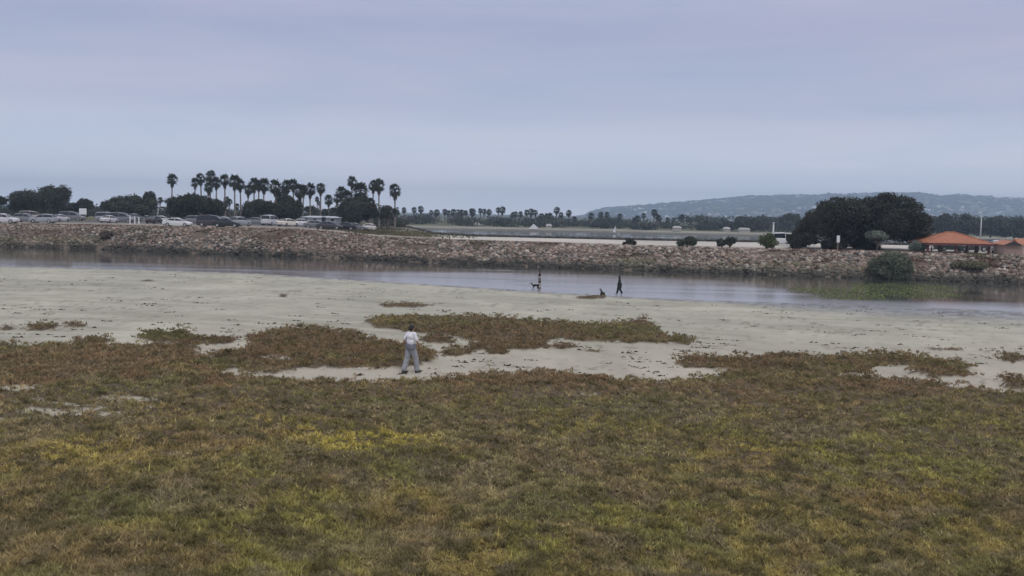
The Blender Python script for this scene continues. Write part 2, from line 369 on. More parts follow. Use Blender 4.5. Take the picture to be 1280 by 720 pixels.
def scrub_colour(X, Y, vid_, px, py):
    n = len(X); C = np.zeros((n, 3)); a = fbm(X*.35, Y*.22, 3); b = fbm(X*.9+31, Y*.6+7, 3); c = fbm(X*2.4+3, Y*1.5+77, 2)
    farw = 1-sst(py+(a-.5)*60, 478, 545)                         # 1 = the redder, older growth near the sand
    base = PAL['olive']*(1-sst(a, .4, .6)[:, None])+PAL['yel']*.9*sst(a, .4, .6)[:, None]
    redd = PAL['red']*(1-sst(b, .42, .6)[:, None])+(PAL['olive']*.55+PAL['brown']*.45)*sst(b, .42, .6)[:, None]
    C = base*(1-farw[:, None])+redd*farw[:, None]
    def blend(col, w): 
        nonlocal C
        w = np.clip(w, 0, 1)[:, None]; C = C*(1-w)+PAL[col]*w
    blend('brown', .45*farw); blend('grey', .55*sst(fbm(X*.5+50, Y*.33+9, 3), .56, .68))
    blend('brown', .6*sst(fbm(X*.7+80, Y*.5+19, 3), .54, .66))
    blend('dark', .75*sst(c, .58, .72)); blend('green', .6*sst(fbm(X*.8+120, Y*.55+33, 3), .60, .70))
    def spot(col, cx, cy, ax, ay, s=1.):
        d = ((px-cx)/ax)**2+((py-cy)/ay)**2+(b-.5)*2.4+(c-.5)*1.0; blend(col, s*(1-sst(d, .35, 1.25)))
    spot('bright', 462, 556, 88, 15, 1.); spot('bright', 940, 568, 42, 12, .3); spot('yel', 90, 575, 110, 22, .6); spot('bright', 100, 572, 50, 8, .4)
    spot('orange', 250, 560, 120, 38, .32); spot('orange', 520, 640, 60, 26, .35); spot('orange', 868, 652, 50, 18, .5); spot('orange', 1140, 625, 90, 24, .4)
    spot('green', 140, 640, 62, 22, .75); spot('green', 1150, 520, 60, 18, .5); spot('green', 800, 512, 60, 14, .6); spot('dark', 80, 510, 60, 14, .5); spot('grey', 455, 620, 40, 22, .7); spot('grey', 270, 640, 70, 22, .7); spot('grey', 560, 600, 60, 22, .55)
    spot('green', 212, 419, 50, 5, .35); spot('grey', 1010, 545, 60, 14, .7); spot('grey', 60, 545, 40, 12, .5); spot('yel', 480, 404, 40, 6, .6); spot('green', 760, 416, 80, 5, .7); spot('red', 385, 432, 150, 26, .75); spot('red', 640, 425, 120, 20, .6); spot('red', 120, 455, 170, 22, .45); spot('red', 650, 474, 200, 10, .5); spot('red', 1130, 482, 150, 18, .6); spot('red', 960, 455, 110, 12, .5)
    f1 = fbm(X*3.2+200, Y*2.6+90, 3); f2 = fbm(X*8+20, Y*7+9, 2)
    C = C*(.58+.84*f1)[:, None]*(.66+.68*f2)[:, None]; gm = C.mean(0)[None]; C = C*.80+.20*np.array([.27, .235, .10])*(.6+.8*f1)[:, None]
    blend('dark', .75*sst(f1, .60, .50)*0+.7*sst(1-f1, .56, .68)); blend('grey', .5*sst(fbm(X*2.2+70, Y*2+5, 2), .62, .74))
    k = np.where(vid_ >= 5, np.array([0]*5+[p[3] for p in SMALL])[vid_], -1)
    for kk, col in ((0, 'brown'), (1, 'red'), (2, 'green')):
        w = (k == kk)*.55; C = C*(1-w[:, None])+PAL[col]*.62*w[:, None]
    isl = ((vid_ >= 2)*.14)[:, None]; return C*(1-isl)*np.array([1.12, 1.08, 1.0])
def make_scrub(npts):
    py = np.where(rng.random(npts) < .30, 366+rng.random(npts)*118, 400+rng.random(npts)**.8*390); px = -190+rng.random(npts)*1660
    nb = 12; nc_ = npts//nb; py = np.repeat(py[:nc_], nb); px = np.repeat(px[:nc_], nb); npts = nc_*nb
    d = raydir(px, py); D = np.full(npts, 30.)
    for _ in range(6):
        D = np.clip((gz0(d[0]*D, D)-CH)/d[2], 6, 200)
    X = d[0]*D; Y = D.copy(); cid = np.arange(npts)//nb; tr_ = (.030+.0018*Y)*(.6+.8*rng.random(nc_))[cid]; an = rng.random(npts)*6.283; rr_ = tr_*rng.random(npts)**.6
    tval = rng.random(nc_)[cid]; th_ = rng.random(nc_)[cid]; dryc = (rng.random(nc_) < .07)[cid]
    X0 = X.copy(); Y0 = Y.copy(); X = X+np.cos(an)*rr_; Y = Y+np.sin(an)*rr_*1.0; up_ = 1-(rr_/np.maximum(tr_*1.0, 1e-6))**2*.7
    ok = (Y < Yw(X/Y)-.5) & (Y > 9)
    X, Y, X0, Y0, tval, th_, dryc, up_, tr_ = [q[ok] for q in (X, Y, X0, Y0, tval, th_, dryc, up_, tr_)]
    jx = rng.normal(0, 1, len(X0)//1)*0; v = vegid(X0+(fbm(X0*6, Y0*6, 2)-.5)*.9, Y0+(fbm(X0*5+44, Y0*5, 2)-.5)*2.2); thin = v > 0
    X, Y, tval, th_, dryc, up_, tr_, v = [q[thin] for q in (X, Y, tval, th_, dryc, up_, tr_, v)]
    Z = gz0(X, Y); px, py = proj(X, Y, Z); hp = np.maximum(hump(X, Y, v), .02)
    C = scrub_colour(X, Y, v, px, py); fa_ = sst(Y, 24, 42); C = C*(.52+.96*(tval*(1-.45*fa_)+.5*.45*fa_))[:, None]*(.8+.4*rng.random(len(X)))[:, None]; g_ = C.mean(1, keepdims=True); sw = rng.random(len(X))[:, None]; C = C*(1-.25*sw)+np.array([.26, .23, .09])*.25*sw
    dry = dryc & (rng.random(len(X)) < .8); C[dry] = C[dry]*.4+np.array([.30, .25, .17])*.6
    tuft = fbm(X*3.3+9, Y*3.3, 2)
    small = np.where(v >= 5, np.minimum(1, HB[v]/.2), 1.)
    H = (.035+.06*tuft+.05*rng.random(len(X))**3)*(.75+.25*np.minimum(Y, 50)/25)*small
    spike = rng.random(len(X)) < .006; H = np.where(spike, H*2.0, H)
    Wd = np.maximum(.018, Y*.00125)*(.6+.8*rng.random(len(X)))
    P = np.stack([X, Y, Z+hp*(.45+.45*th_)+tr_*1.1*up_*(.4+.6*th_)-.03], 1)
    return P, H, Wd, C, v
P, H, Wd, C, v = make_scrub(1900000)
names = {1: ('marsh_scrub', 'broad carpet of olive, yellow and brown salt marsh scrub across the foreground', 'scrub'),
         2: ('scrub_thicket', 'reddish brown scrub thicket behind and left of the walking man', 'scrub'),
         3: ('scrub_island', 'long reddish green scrub island in the middle of the sand', 'scrub'),
         4: ('scrub_shelf', 'dark reddish scrub fringe with sandy gaps at right of the beach', 'scrub')}
for k in range(1, 5+len(SMALL)):
    s_ = v == k
    if not s_.any(): continue
    V, T, CC = blades(P[s_], H[s_], Wd[s_], C[s_])
    nm, lb, ct = names.get(k, ('scrub_clump', SMALL[k-5][1] if k >= 5 else '', 'scrub'))
    if k < 5: tag(obj(nm, npmesh(nm, V, T, CC, MM['scrub'])), lb, ct, kind='stuff')
    else:
        ctr = V.mean(0); ctr[2] = V[:, 2].min(); t = thing(nm, tuple(float(q) for q in ctr), lb, ct, 'scrub clumps on the sand')
        tag(obj('foliage', npmesh('foliage', V-ctr, T, CC, MM['scrub']), t), kind='stuff')
# scattered wrack and pebbly debris on the sand: tiny flat flakes
def debris():
    n = 5000; px = -100+rng.random(n)*1500; py = 342+rng.random(n)*130; d = raydir(px, py); D = np.full(n, 60.)
    for _ in range(6): D = np.clip((gz0(d[0]*D, D)-CH)/d[2], 6, 200)
    X, Y = d[0]*D, D; tl = Yw(X/Y)-Y; dens = sst(fbm(X*.35+60, Y*.25+3, 3), .5, .68)
    line = np.exp(-((tl-4)/2.5)**2)+np.exp(-((tl-11-4*fbm(X*.1, Y*0, 2))/1.3)**2)
    ok = (tl > .6) & (vegid(X, Y) == 0) & (rng.random(n) < .18*dens+.15*line*dens+.03); X, Y = X[ok], Y[ok]
    X = np.repeat(X, 6)+rng.normal(0, .22, len(X)*6); Y = np.repeat(Y, 6)+rng.normal(0, .1, len(Y)*6); n = len(X)
    Pn = np.stack([X, Y, gz0(X, Y)+.005], 1); return blades(Pn, .03+.05*rng.random(n), .12+.14*rng.random(n), np.array([.075, .06, .04])*(.6+.9*rng.random(n))[:, None], lean=2.)
V, T, CC = debris(); tag(obj('seaweed_wrack', npmesh('seaweed_wrack', V, T, CC, MM['scrub'])), 'scattered dark flecks of seaweed wrack over the sand', 'seaweed', kind='stuff')

# ------------------------------------------------------------------ water
def water():
    m = bpy.data.materials.new('water'); m.use_nodes = True; n = m.node_tree.nodes; l = m.node_tree.links; b = n['Principled BSDF']
    b.inputs['Base Color'].default_value = (.075, .078, .068, 1); b.inputs['IOR'].default_value = 1.33
    g = n.new('ShaderNodeNewGeometry'); mp_ = n.new('ShaderNodeMapping'); l.new(g.outputs['Position'], mp_.inputs[0]); mp_.inputs['Scale'].default_value = (.03, .16, 1); mp_.inputs['Rotation'].default_value = (0, 0, R(8))
    z = n.new('ShaderNodeTexNoise'); z.inputs['Scale'].default_value = 1.; z.inputs['Detail'].default_value = 4; l.new(mp_.outputs[0], z.inputs[0])
    mr = n.new('ShaderNodeMapRange'); mr.inputs[1].default_value = .42; mr.inputs[2].default_value = .62; mr.inputs[3].default_value = .05; mr.inputs[4].default_value = .16; l.new(z.outputs[0], mr.inputs[0]); l.new(mr.outputs[0], b.inputs['Roughness'])
    z2 = n.new('ShaderNodeTexNoise'); z2.inputs['Scale'].default_value = 2.2; z2.inputs['Detail'].default_value = 3; l.new(g.outputs['Position'], z2.inputs[0])
    m2 = n.new('ShaderNodeMapRange'); m2.inputs[1].default_value = .42; m2.inputs[2].default_value = .62; m2.inputs[3].default_value = .02; m2.inputs[4].default_value = .13; l.new(z.outputs[0], m2.inputs[0])
    bp = n.new('ShaderNodeBump'); bp.inputs['Distance'].default_value = .12; l.new(m2.outputs[0], bp.inputs['Strength']); l.new(z2.outputs[0], bp.inputs['Height']); l.new(bp.outputs[0], b.inputs['Normal'])
    return m
WM = water()
wv = []; wf = []
gxs = np.linspace(-6000, 6000, 13); gys = np.concatenate([[ -100, 50, 200, 600], np.linspace(1200, 6400, 8)])
WX, WY = np.meshgrid(gxs, gys)
tag(obj('water', npmesh('water', np.stack([WX, WY, WX*0], -1).reshape(-1, 3), grid_faces(len(gys), len(gxs)), None, WM)), 'calm grey channel and bay water', kind='structure')
tag(obj('seabed', npmesh('seabed', np.stack([WX, WY, WX*0-4], -1).reshape(-1, 3), grid_faces(len(gys), len(gxs)), np.full((WX.size, 3), .1), MM['land'])), 'mud bed under the water', kind='structure')
nu_, nr_ = 500, 150
uc = np.linspace(-.9, .9, nu_); tcn = np.linspace(0, 1, nr_)[:, None]; YC = (Yw(uc)-6)[None]*(1-tcn)+(D0(uc)+4)[None]*tcn; XC = uc[None]*YC
pxc, pyc = proj(XC, YC, XC*0)
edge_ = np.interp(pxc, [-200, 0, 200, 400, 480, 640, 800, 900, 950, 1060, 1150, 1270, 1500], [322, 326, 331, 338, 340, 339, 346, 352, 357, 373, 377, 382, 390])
ruf_sheen = sst(pyc+(fbm(XC*.03+3, YC*.25, 3)-.5)*9, edge_-5, edge_+6)*(.55+.45*sst(pxc, 380, 520))*(.15+1.5*fbm(XC*.035, YC*.45+XC*.04, 3))
CWm = WM.copy(); CWm.name = 'channel_water'; n_ = CWm.node_tree.nodes; n_['Principled BSDF'].inputs['Base Color'].default_value = (.22, .22, .225, 1); n_['Principled BSDF'].inputs['Specular IOR Level'].default_value = .8; l_ = CWm.node_tree.links; a_ = n_.new('ShaderNodeAttribute'); a_.attribute_name = 'RuffleSheen'
mr_ = n_.new('ShaderNodeMapRange'); mr_.inputs[3].default_value = .06; mr_.inputs[4].default_value = .20; l_.new(a_.outputs['Fac'], mr_.inputs[0]); l_.new(mr_.outputs[0], n_['Principled BSDF'].inputs['Roughness'])
mc_ = n_.new('ShaderNodeMix'); mc_.data_type = 'RGBA'; mc_.inputs[6].default_value = (.05, .05, .045, 1); mc_.inputs[7].default_value = (.27, .27, .28, 1); l_.new(a_.outputs['Fac'], mc_.inputs[0]); l_.new(mc_.outputs[2], n_['Principled BSDF'].inputs['Base Color'])  # base colour paints reflections: pale for sky sheen, dark for the mirrored bank
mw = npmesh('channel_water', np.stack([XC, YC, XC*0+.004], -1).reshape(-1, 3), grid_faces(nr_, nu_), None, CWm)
aw = mw.attributes.new('RuffleSheen', 'FLOAT', 'POINT'); aw.data.foreach_set('value', np.clip(ruf_sheen, 0, 1).astype(np.float32).ravel())
tag(obj('channel_water', mw), 'grey tidal channel, wind ruffled along the near side, with sky sheen painted into its colour', kind='structure')
# green shoal of eelgrass breaking the surface
def shoal():
    n = 24000; px = 985+rng.random(n)*230; py = 350+rng.random(n)*26; X, Y = hitz(px, py, .02)
    cx = 1104; cy = 364; d = ((px-cx)/98)**2+((py-cy)/9)**2; e = fbm(X*.25, Y*.12, 3)
    ok = (d+(e-.5)*2.4 < 1) | ((rng.random(n) < .10) & (d < 1.8)); X, Y, py = X[ok], Y[ok], py[ok]; n = len(X)
    c = np.array([.175, .215, .08])*(.6+.7*rng.random(n))[:, None]*(.75+.5*fbm(X*.8, Y*.3, 2))[:, None]
    return blades(np.stack([X, Y, np.full(n, -.05)], 1),   .07+.08*rng.random(n), .12+.16*rng.random(n), c, lean=1.8)
V, T, CC = shoal(); tag(obj('eelgrass_shoal', npmesh('eelgrass_shoal', V, T, CC, MM['scrub'])), 'green eelgrass shoal breaking the channel surface below the bank bush', 'eelgrass', kind='stuff')

# ------------------------------------------------------------------ embankment land
ub = np.linspace(px2u(-420), px2u(1720), 520)
sec = [(-4, -1.4), (0, 0), (1.6, .9), (3.3, 1.7), (5.2, 2.5), (7.0, 2.93), (8.5, 3.0), (11, 3.0), (18, 3.0)]
rows = []; cols = []
d0 = D0(ub); cz = crz(ub); back = D2(ub)
for (dd, z) in sec:
    Y = d0+dd+(fbm(ub*90, dd+ub*0, 3)-.5)*1.6*(dd < 8); Zs = z/3.0*cz if z > 0 else np.full_like(cz, z)
    Zs = Zs+(fbm(ub*120, dd*.7+ub*0, 3)-.5)*.35*(0 < dd < 8)
    rows.append(np.stack([ub*Y, Y, Zs], -1)); cols.append(np.tile(np.array([.12, .095, .075]) if dd < 8 else np.array([.30, .26, .22]), (len(ub), 1)))
for f in (.04, .1, .2, .35, .5, .7, .85, 1.0):
    Y = d0+18+(back-d0-18)*f; X = ub*Y; px = 640+F*ub
    park = 1-sst(px, 380, 520); c = np.array([.44, .415, .37])*(1-park[:, None])+(np.array([.10, .10, .10]) if f < .1 else np.array([.11, .105, .06]))*park[:, None]
    c = c*(.8+.4*fbm(X*.08, Y*.08, 3)[:, None]); mid = sst(px, 430, 480)*(1-sst(px, 530, 560)); c = c*(1-mid[:, None]*.85)+np.array([.085, .075, .045])*mid[:, None]*.85
    rows.append(np.stack([X, Y, pz(X, Y)], -1)); cols.append(c)
for dz, dy in ((.9, 1.5), (-1.5, 5)):
    Y = back+dy; rows.append(np.stack([ub*Y, Y, np.full_like(Y, dz)], -1)); cols.append(np.tile([.06, .06, .05], (len(ub), 1)))
bank = tag(obj('embankment', npmesh('embankment', np.concatenate(rows), grid_faces(len(rows), len(ub)), np.concatenate(cols), MM['land'], True)), 'raised bank and park land across the channel', kind='structure')

# rocks
def rock_proto(seed):
    r = np.random.default_rng(seed); phi = (1+5**.5)/2
    v_ = np.array([(-1, phi, 0), (1, phi, 0), (-1, -phi, 0), (1, -phi, 0), (0, -1, phi), (0, 1, phi), (0, -1, -phi), (0, 1, -phi), (phi, 0, -1), (phi, 0, 1), (-phi, 0, -1), (-phi, 0, 1)])/1.9
    f_ = np.array([(0, 11, 5), (0, 5, 1), (0, 1, 7), (0, 7, 10), (0, 10, 11), (1, 5, 9), (5, 11, 4), (11, 10, 2), (10, 7, 6), (7, 1, 8), (3, 9, 4), (3, 4, 2), (3, 2, 6), (3, 6, 8), (3, 8, 9), (4, 9, 5), (2, 4, 11), (6, 2, 10), (8, 6, 7), (9, 8, 1)])
    v_ = v_*(.72+.5*r.random((12, 1)))*np.array([1.1, .95, .72])
    return v_, f_
RP = [rock_proto(i) for i in range(12)]
RC = np.array([(.235, .175, .14), (.20, .14, .11), (.25, .20, .16), (.175, .155, .135), (.32, .28, .245), (.15, .115, .09), (.20, .175, .15), (.085, .075, .065), (.27, .19, .15)])
nr = 30000
ru = px2u(-200)+rng.random(nr)*(px2u(1460)-px2u(-200)); rt_ = rng.random(nr)**1.0*7.5-.25
ry = D0(ru)+rt_; rx = ru*ry; seccz = np.interp(rt_, [s[0] for s in sec], [s[1] for s in sec])
rz = seccz/3.0*np.where(seccz > 0, crz(ru), 3.0); rs = (.10+.30*rng.random(nr)**3.2)*(1.15-.25*np.clip(rt_/8, 0, 1)); rs = rs*np.where((640+F*ru) > 560, 1.1, .95)
ppx = 640+F*ru
cl = RC[rng.integers(0, len(RC), nr)]*(.50+1.1*rng.random(nr))[:, None]*np.array([.97, 1.02, 1.02])
reg = fbm(rx*.09+5, rt_*.4, 2)[:, None]; cl = cl*(.85+.3*reg); cl = cl*(1-.3*sst(reg, .5, .62))+np.array([.21, .14, .11])*.3*sst(reg, .5, .62)
wet = (1-sst(rt_+(fbm(rx*.5, rt_, 2)-.5)*1.2,   .4, 1.5))[:, None]; cl = cl*(1-wet*.9)+np.array([.03, .031, .024])*wet*.9       # algae below the tide line
alg = np.exp(-((rt_-2.0)/1.1)**2)*sst(fbm(rx*.05+2, rx*0, 3), .45, .6); cl = cl*(1-.5*alg[:, None])+np.array([.12, .125, .06])*.5*alg[:, None]
keep = ~((fbm(rx*.22+9, rt_*.5, 2) > .66) & (rt_ > 3)); rid = np.nonzero(keep)[0]
infr = (ppx[rid] > 0) & (ppx[rid] < 1280); score = np.where(infr, rs[rid]/ry[rid]*(rt_[rid] > .4), 0); order = rid[np.argsort(-score)]; big, rest = order[:300], order[300:]
def rotm(n):
    a = rng.random((n, 3))*2*math.pi; ca, sa = np.cos(a), np.sin(a); Z0 = np.zeros(n); O = np.ones(n)
    Rz = np.stack([np.stack([ca[:, 0], -sa[:, 0], Z0], 1), np.stack([sa[:, 0], ca[:, 0], Z0], 1), np.stack([Z0, Z0, O], 1)], 1)
    b_ = (a[:, 1]-math.pi)*.12; Rx = np.stack([np.stack([O, Z0, Z0], 1), np.stack([Z0, np.cos(b_), -np.sin(b_)], 1), np.stack([Z0, np.sin(b_), np.cos(b_)], 1)], 1)
    return Rz@Rx
def rockpile(idx):
    Vs, Fs, Cs = [], [], []; base = 0; k = rng.integers(0, 12, len(idx)); Rm = rotm(len(idx))
    for q in range(12):
        s_ = np.nonzero(k == q)[0]
        if not len(s_): continue
        v_, f_ = RP[q]; W = np.einsum('nij,vj->nvi', Rm[s_], v_)*rs[idx[s_]][:, None, None]+np.stack([rx[idx[s_]], ry[idx[s_]], rz[idx[s_]]+.06], 1)[:, None]
        Vs.append(W.reshape(-1, 3)); Fs.append((f_[None]+np.arange(len(s_))[:, None, None]*12+base).reshape(-1, 3)); base += len(s_)*12; Cs.append(np.repeat(cl[idx[s_]], 12, 0))
    return np.concatenate(Vs), np.concatenate(Fs), np.concatenate(Cs)
V, T, CC = rockpile(rest); o = obj('boulders', npmesh('boulders', V, T, CC, MM['rock']), bank); tag(o, kind='stuff')
protos = {}
for j, i in enumerate(big):
    q = j % 12; ci = int(rng.integers(0, 6)) if rt_[i] > 1.6 else 6
    if (q, ci) not in protos:
        v_, f_ = RP[q]; c = RC[ci] if ci < 6 else np.array([.10, .095, .075]); protos[(q, ci)] = npmesh('boulder', v_, f_, np.tile(c, (12, 1)), MM['rock'])
    o = obj('boulder', protos[(q, ci)], bank, (rx[i], ry[i], rz[i]+.08)); o.scale = (rs[i]*random.uniform(.75, 1.15), rs[i]*random.uniform(.7, 1.1), rs[i]*random.uniform(.6, 1.05)); o.rotation_euler = (random.uniform(-.3, .3), random.uniform(-.3, .3), random.random()*6.28)
# weeds among the rocks
n = 42000; u_ = px2u(-150)+rng.random(n)*(px2u(1430)-px2u(-150)); t_ = rng.random(n)*9.5+.8; y_ = D0(u_)+t_; x_ = u_*y_
pn = fbm(x_*.18+9, t_*.35, 3); px_ = 640+F*u_
ok = (pn > .54) | (rng.random(n) < .05) | ((t_ > 6.5) & (rng.random(n) < .5) & (px_ < 560)); x_, y_, t_, pn, px_, u_ = [a[ok] for a in (x_, y_, t_, pn, px_, u_)]
s0 = np.interp(t_, [s[0] for s in sec], [s[1] for s in sec])/3*crz(u_); n = len(x_)
c = np.where((fbm(x_*.07, t_*.2, 2) > .5)[:, None], np.array([.155, .085, .065]), np.array([.14, .125, .07]))*(.6+.8*rng.random(n))[:, None]
V, T, CC = blades(np.stack([x_, y_, s0+.05], 1), .16+.28*rng.random(n)*(t_ < 7.5), .12+.14*rng.random(n), c, lean=1.)
o = obj('bank_weeds', npmesh('bank_weeds', V, T, CC, MM['scrub']), bank); tag(o, kind='stuff')
n = 60000; px_ = 395+rng.random(n)*200; u_ = px2u(px_); y_ = D0(u_)+8+rng.random(n)**1.5*(np.minimum(D2(u_), 330)-D0(u_)-8); x_ = u_*y_
ok = rng.random(n) < .02+.9*sst(fbm(x_*.12+40, y_*.05, 3), .38, .55)*(1-sst(px_, 450, 570))**2; ok &= (y_-D0(u_) > 26) | (rng.random(n) < .06); x_, y_, u_ = x_[ok], y_[ok], u_[ok]; n = len(x_)
c = np.array([.13, .115, .065])*(.5+1.0*fbm(x_*.2, y_*.1, 3)[:, None])*(.6+.8*rng.random(n))[:, None]
V, T, CC = blades(np.stack([x_, y_, pz(x_, y_)], 1), .12+.25*rng.random(n), .25+.3*rng.random(n), c, lean=1.)
o = obj('dry_scrub', npmesh('dry_scrub', V, T, CC, MM['scrub']), bank); tag(o, kind='stuff')
# low rocks along the back of the spit
n = 1500; u_ = px2u(500)+rng.random(n)*(px2u(1450)-px2u(470)); Y = D2(u_)+rng.random(n)*1.2-.6; zz = crz(u_)
rx, ry, rz, rs, cl = u_*Y, Y, zz+.08, .25+.22*rng.random(n), np.array([.055, .055, .05])*(.6+.8*rng.random(n))[:, None]
V, T, CC = rockpile(np.arange(n)); o = obj('kerb_rocks', npmesh('kerb_rocks', V, T, CC, MM['rock']), bank); tag(o, kind='stuff')

# ------------------------------------------------------------------ far shore and hills
uf = np.linspace(-1.1, 1.1, 220); rows = []; cols = []
def Dsh(u): return 438+14*(fbm(u*9+3, u*0, 3)-.5)*2
for dd, z, c in ((-8, -1.2, (.1, .1, .08)), (0, 0.05, (.10, .10, .08)), (5, .5, (.11, .11, .09)), (20, .9, (.26, .25, .21)), (26, 1.2, (.22, .21, .17)), (32, 1.4, (.12, .12, .07)), (60, 1.8, (.10, .11, .06)), (300, 2.2, (.08, .09, .05)), (1200, 3, (.07, .08, .06)), (3200, 6, (.07, .08, .06))):
    Y = Dsh(uf)+dd; rows.append(np.stack([uf*Y, Y, np.full_like(Y, z)], -1)); cols.append(np.array(c)*(.8+.4*fbm(uf*60, dd+uf*0, 3)[:, None]))
tag(obj('far_shore', npmesh('far_shore', np.concatenate(rows), grid_faces(len(rows), len(uf)), np.concatenate(cols), MM['land'], True)), 'low far shore of the bay', kind='structure')
HT = np.array([(640, 277), (700, 273), (735, 268), (760, 262), (800, 258.5), (850, 255), (900, 252), (930, 249.5), (960, 247.5), (1000, 246), (1050, 246), (1100, 245), (1150, 245), (1175, 247.5), (1195, 245.5), (1230, 248), (1270, 250), (1400, 252), (1700, 262)], float)
hd = raydir(HT[:, 0], HT[:, 1]); hz = CH+hd[2]*4600
uh = np.linspace(hd[0].min(), hd[0].max(), 340); vh = np.linspace(0, 1, 60); UH, VH = np.meshgrid(uh, vh)
YH = 3000+VH*2400; XH = UH*YH; ridge = np.interp(UH, hd[0], hz)
prof = sst(VH, 0, .667)*.92+.08*sst(VH, .3, .667); prof = np.where(VH > .667, 1-.25*sst(VH, .667, 1), prof)
rel = fbm(XH*.0035, YH*.003, 4)-.5
ZH = 2+ridge*prof+rel*70*sst(VH, 0, .25)*(1-sst(VH, .5, .66))*np.clip(ridge/110, 0, 1)+(fbm(XH*.02, YH*.02, 3)-.5)*12*sst(VH, .1, .4)*np.clip(ridge/110, 0, 1)
nh = fbm(XH*.008, YH*.008, 4)[..., None]; ch = np.array([.075, .085, .05])*(1-sst(nh, .45, .6))+np.array([.19, .165, .12])*sst(nh, .45, .6)
tag(obj('hills', npmesh('hills', np.stack([XH, YH, ZH], -1).reshape(-1, 3), grid_faces(60, 340), ch.reshape(-1, 3), MM['hill'], True)), 'long low hill with houses beyond the bay', kind='structure')
def onhill(n, vmax=.67):
    iu = rng.integers(6, 334, n*3); iv = (rng.random(n*3)**.8*vmax*59).astype(int)+4; ok = (ridge[iv, iu] > 15); iu, iv = iu[ok][:n], iv[ok][:n]
    j = rng.normal(0, 4, (len(iu), 2)); return XH[iv, iu]+j[:, 0], YH[iv, iu]+j[:, 1], ZH[iv, iu]
hx, hy, hz_ = onhill(1500); k = fbm(hx*.004+3, hy*.004, 3) > .47; hx, hy, hz_ = hx[k], hy[k], hz_[k]; n = len(hx)
cube = np.array([(-1, -1, 0), (1, -1, 0), (1, 1, 0), (-1, 1, 0), (-1, -1, 1), (1, -1, 1), (1, 1, 1), (-1, 1, 1), (0, -1, 1.5), (0, 1, 1.5)], float)
cf = np.array([(0, 1, 5), (0, 5, 4), (1, 2, 6), (1, 6, 5), (2, 3, 7), (2, 7, 6), (3, 0, 4), (3, 4, 7), (4, 5, 8), (7, 9, 6), (5, 6, 9), (5, 9, 8), (7, 4, 8), (7, 8, 9)])
sz = np.stack([4+6*rng.random(n), 5+4*rng.random(n), 3.0+3.2*rng.random(n)], 1)
V = cube[None]*sz[:, None]+np.stack([hx, hy, hz_-1], 1)[:, None]; T = (cf[None]+np.arange(n)[:, None, None]*10).reshape(-1, 3)
hc = np.array([(.62, .6, .56), (.42, .40, .37), (.68, .68, .7), (.33, .27, .23), (.5, .5, .52)])[rng.integers(0, 5, n)]
tag(obj('hillside_houses', npmesh('hillside_houses', V.reshape(-1, 3), T, np.repeat(hc, 10, 0), MM['rock'])), 'pale specks of houses scattered over the far hill', 'houses', kind='stuff')
tx, ty, tz = onhill(5200); n = len(tx); iv_, if_ = rock_proto(99); s_ = np.stack([5+7*rng.random(n), 5+7*rng.random(n), 4+6*rng.random(n)], 1)
V = iv_[None]*s_[:, None]*1.2+np.stack([tx, ty, tz+2], 1)[:, None]; T = (if_[None]+np.arange(n)[:, None, None]*12).reshape(-1, 3)
tag(obj('hillside_trees', npmesh('hillside_trees', V.reshape(-1, 3), T, np.repeat(np.array([.04, .05, .03])*(.6+.8*rng.random(n))[:, None], 12, 0), MM['hill'])), 'dark tree cover on the slopes and skyline of the far hill', 'trees', kind='stuff')

# ------------------------------------------------------------------ foliage
def leaves(cent, rad, n, size, col, var=.35, shell=.35, droop=0.):
    """n leaf-clump triangles spread through the ellipsoids cent/rad"""
    cent = np.asarray(cent, float); rad = np.asarray(rad, float); w_ = (rad.prod(1))**(2/3); k = rng.choice(len(cent), n, p=w_/w_.sum())
    d = rng.normal(size=(n, 3)); d /= np.linalg.norm(d, axis=1)[:, None]; r = 1-shell*rng.random(n)**1.5+.10*rng.normal(size=n)
    Pc = cent[k]+d*rad[k]*r[:, None]; Pc += rng.normal(0, size*.3, (n, 3))
    a = rng.normal(size=(n, 3)); a /= np.linalg.norm(a, axis=1)[:, None]; b = np.cross(a, d+rng.normal(0, .6, (n, 3))); b /= np.linalg.norm(b, axis=1)[:, None]+1e-6
    s = size*(.6+.8*rng.random(n))[:, None]
    V = np.stack([Pc+a*s*.6, Pc-a*s*.35+b*s*.5, Pc-a*s*.35-b*s*.5], 1).reshape(-1, 3)
    lob = 1+var*(np.random.default_rng(len(cent)).random(len(cent))-.5)[k]
    C_ = np.asarray(col)*(lob*(1-var/2+var*rng.random(n)))[:, None]
    return V, np.arange(3*n).reshape(-1, 3), np.repeat(C_, 3, 0)
def blob_lobes(Wx, Wy, z0, z1, nl, jag=.35, flat=.55):
    c = []; r = []
    for i in range(nl):
        a = random.random()*6.28; q = random.random()**.5*.78; hgt = math.sqrt(max(0, 1-q*q))
        zc = z0+(z1-z0)*(.12+.70*hgt*random.random()**.55); rr = .20+.18*random.random()
        c.append((Wx/2*q*math.cos(a), Wy/2*q*math.sin(a), zc)); r.append((Wx*rr*.62*(1+jag*random.random()*.4), Wy*rr*.62, (z1-z0)*rr*(flat+.2*random.random())))
    c = np.array(c); r = np.array(r)
    top = (c[:, 2]+r[:, 2]).max(); c[:, 2] += z1-top
    xm = (c[:, 0]+r[:, 0]).max(); xn = (c[:, 0]-r[:, 0]).min(); s = Wx/(xm-xn); c[:, 0] = (c[:, 0]-(xm+xn)/2)*s; r[:, 0] *= s
    return c, r
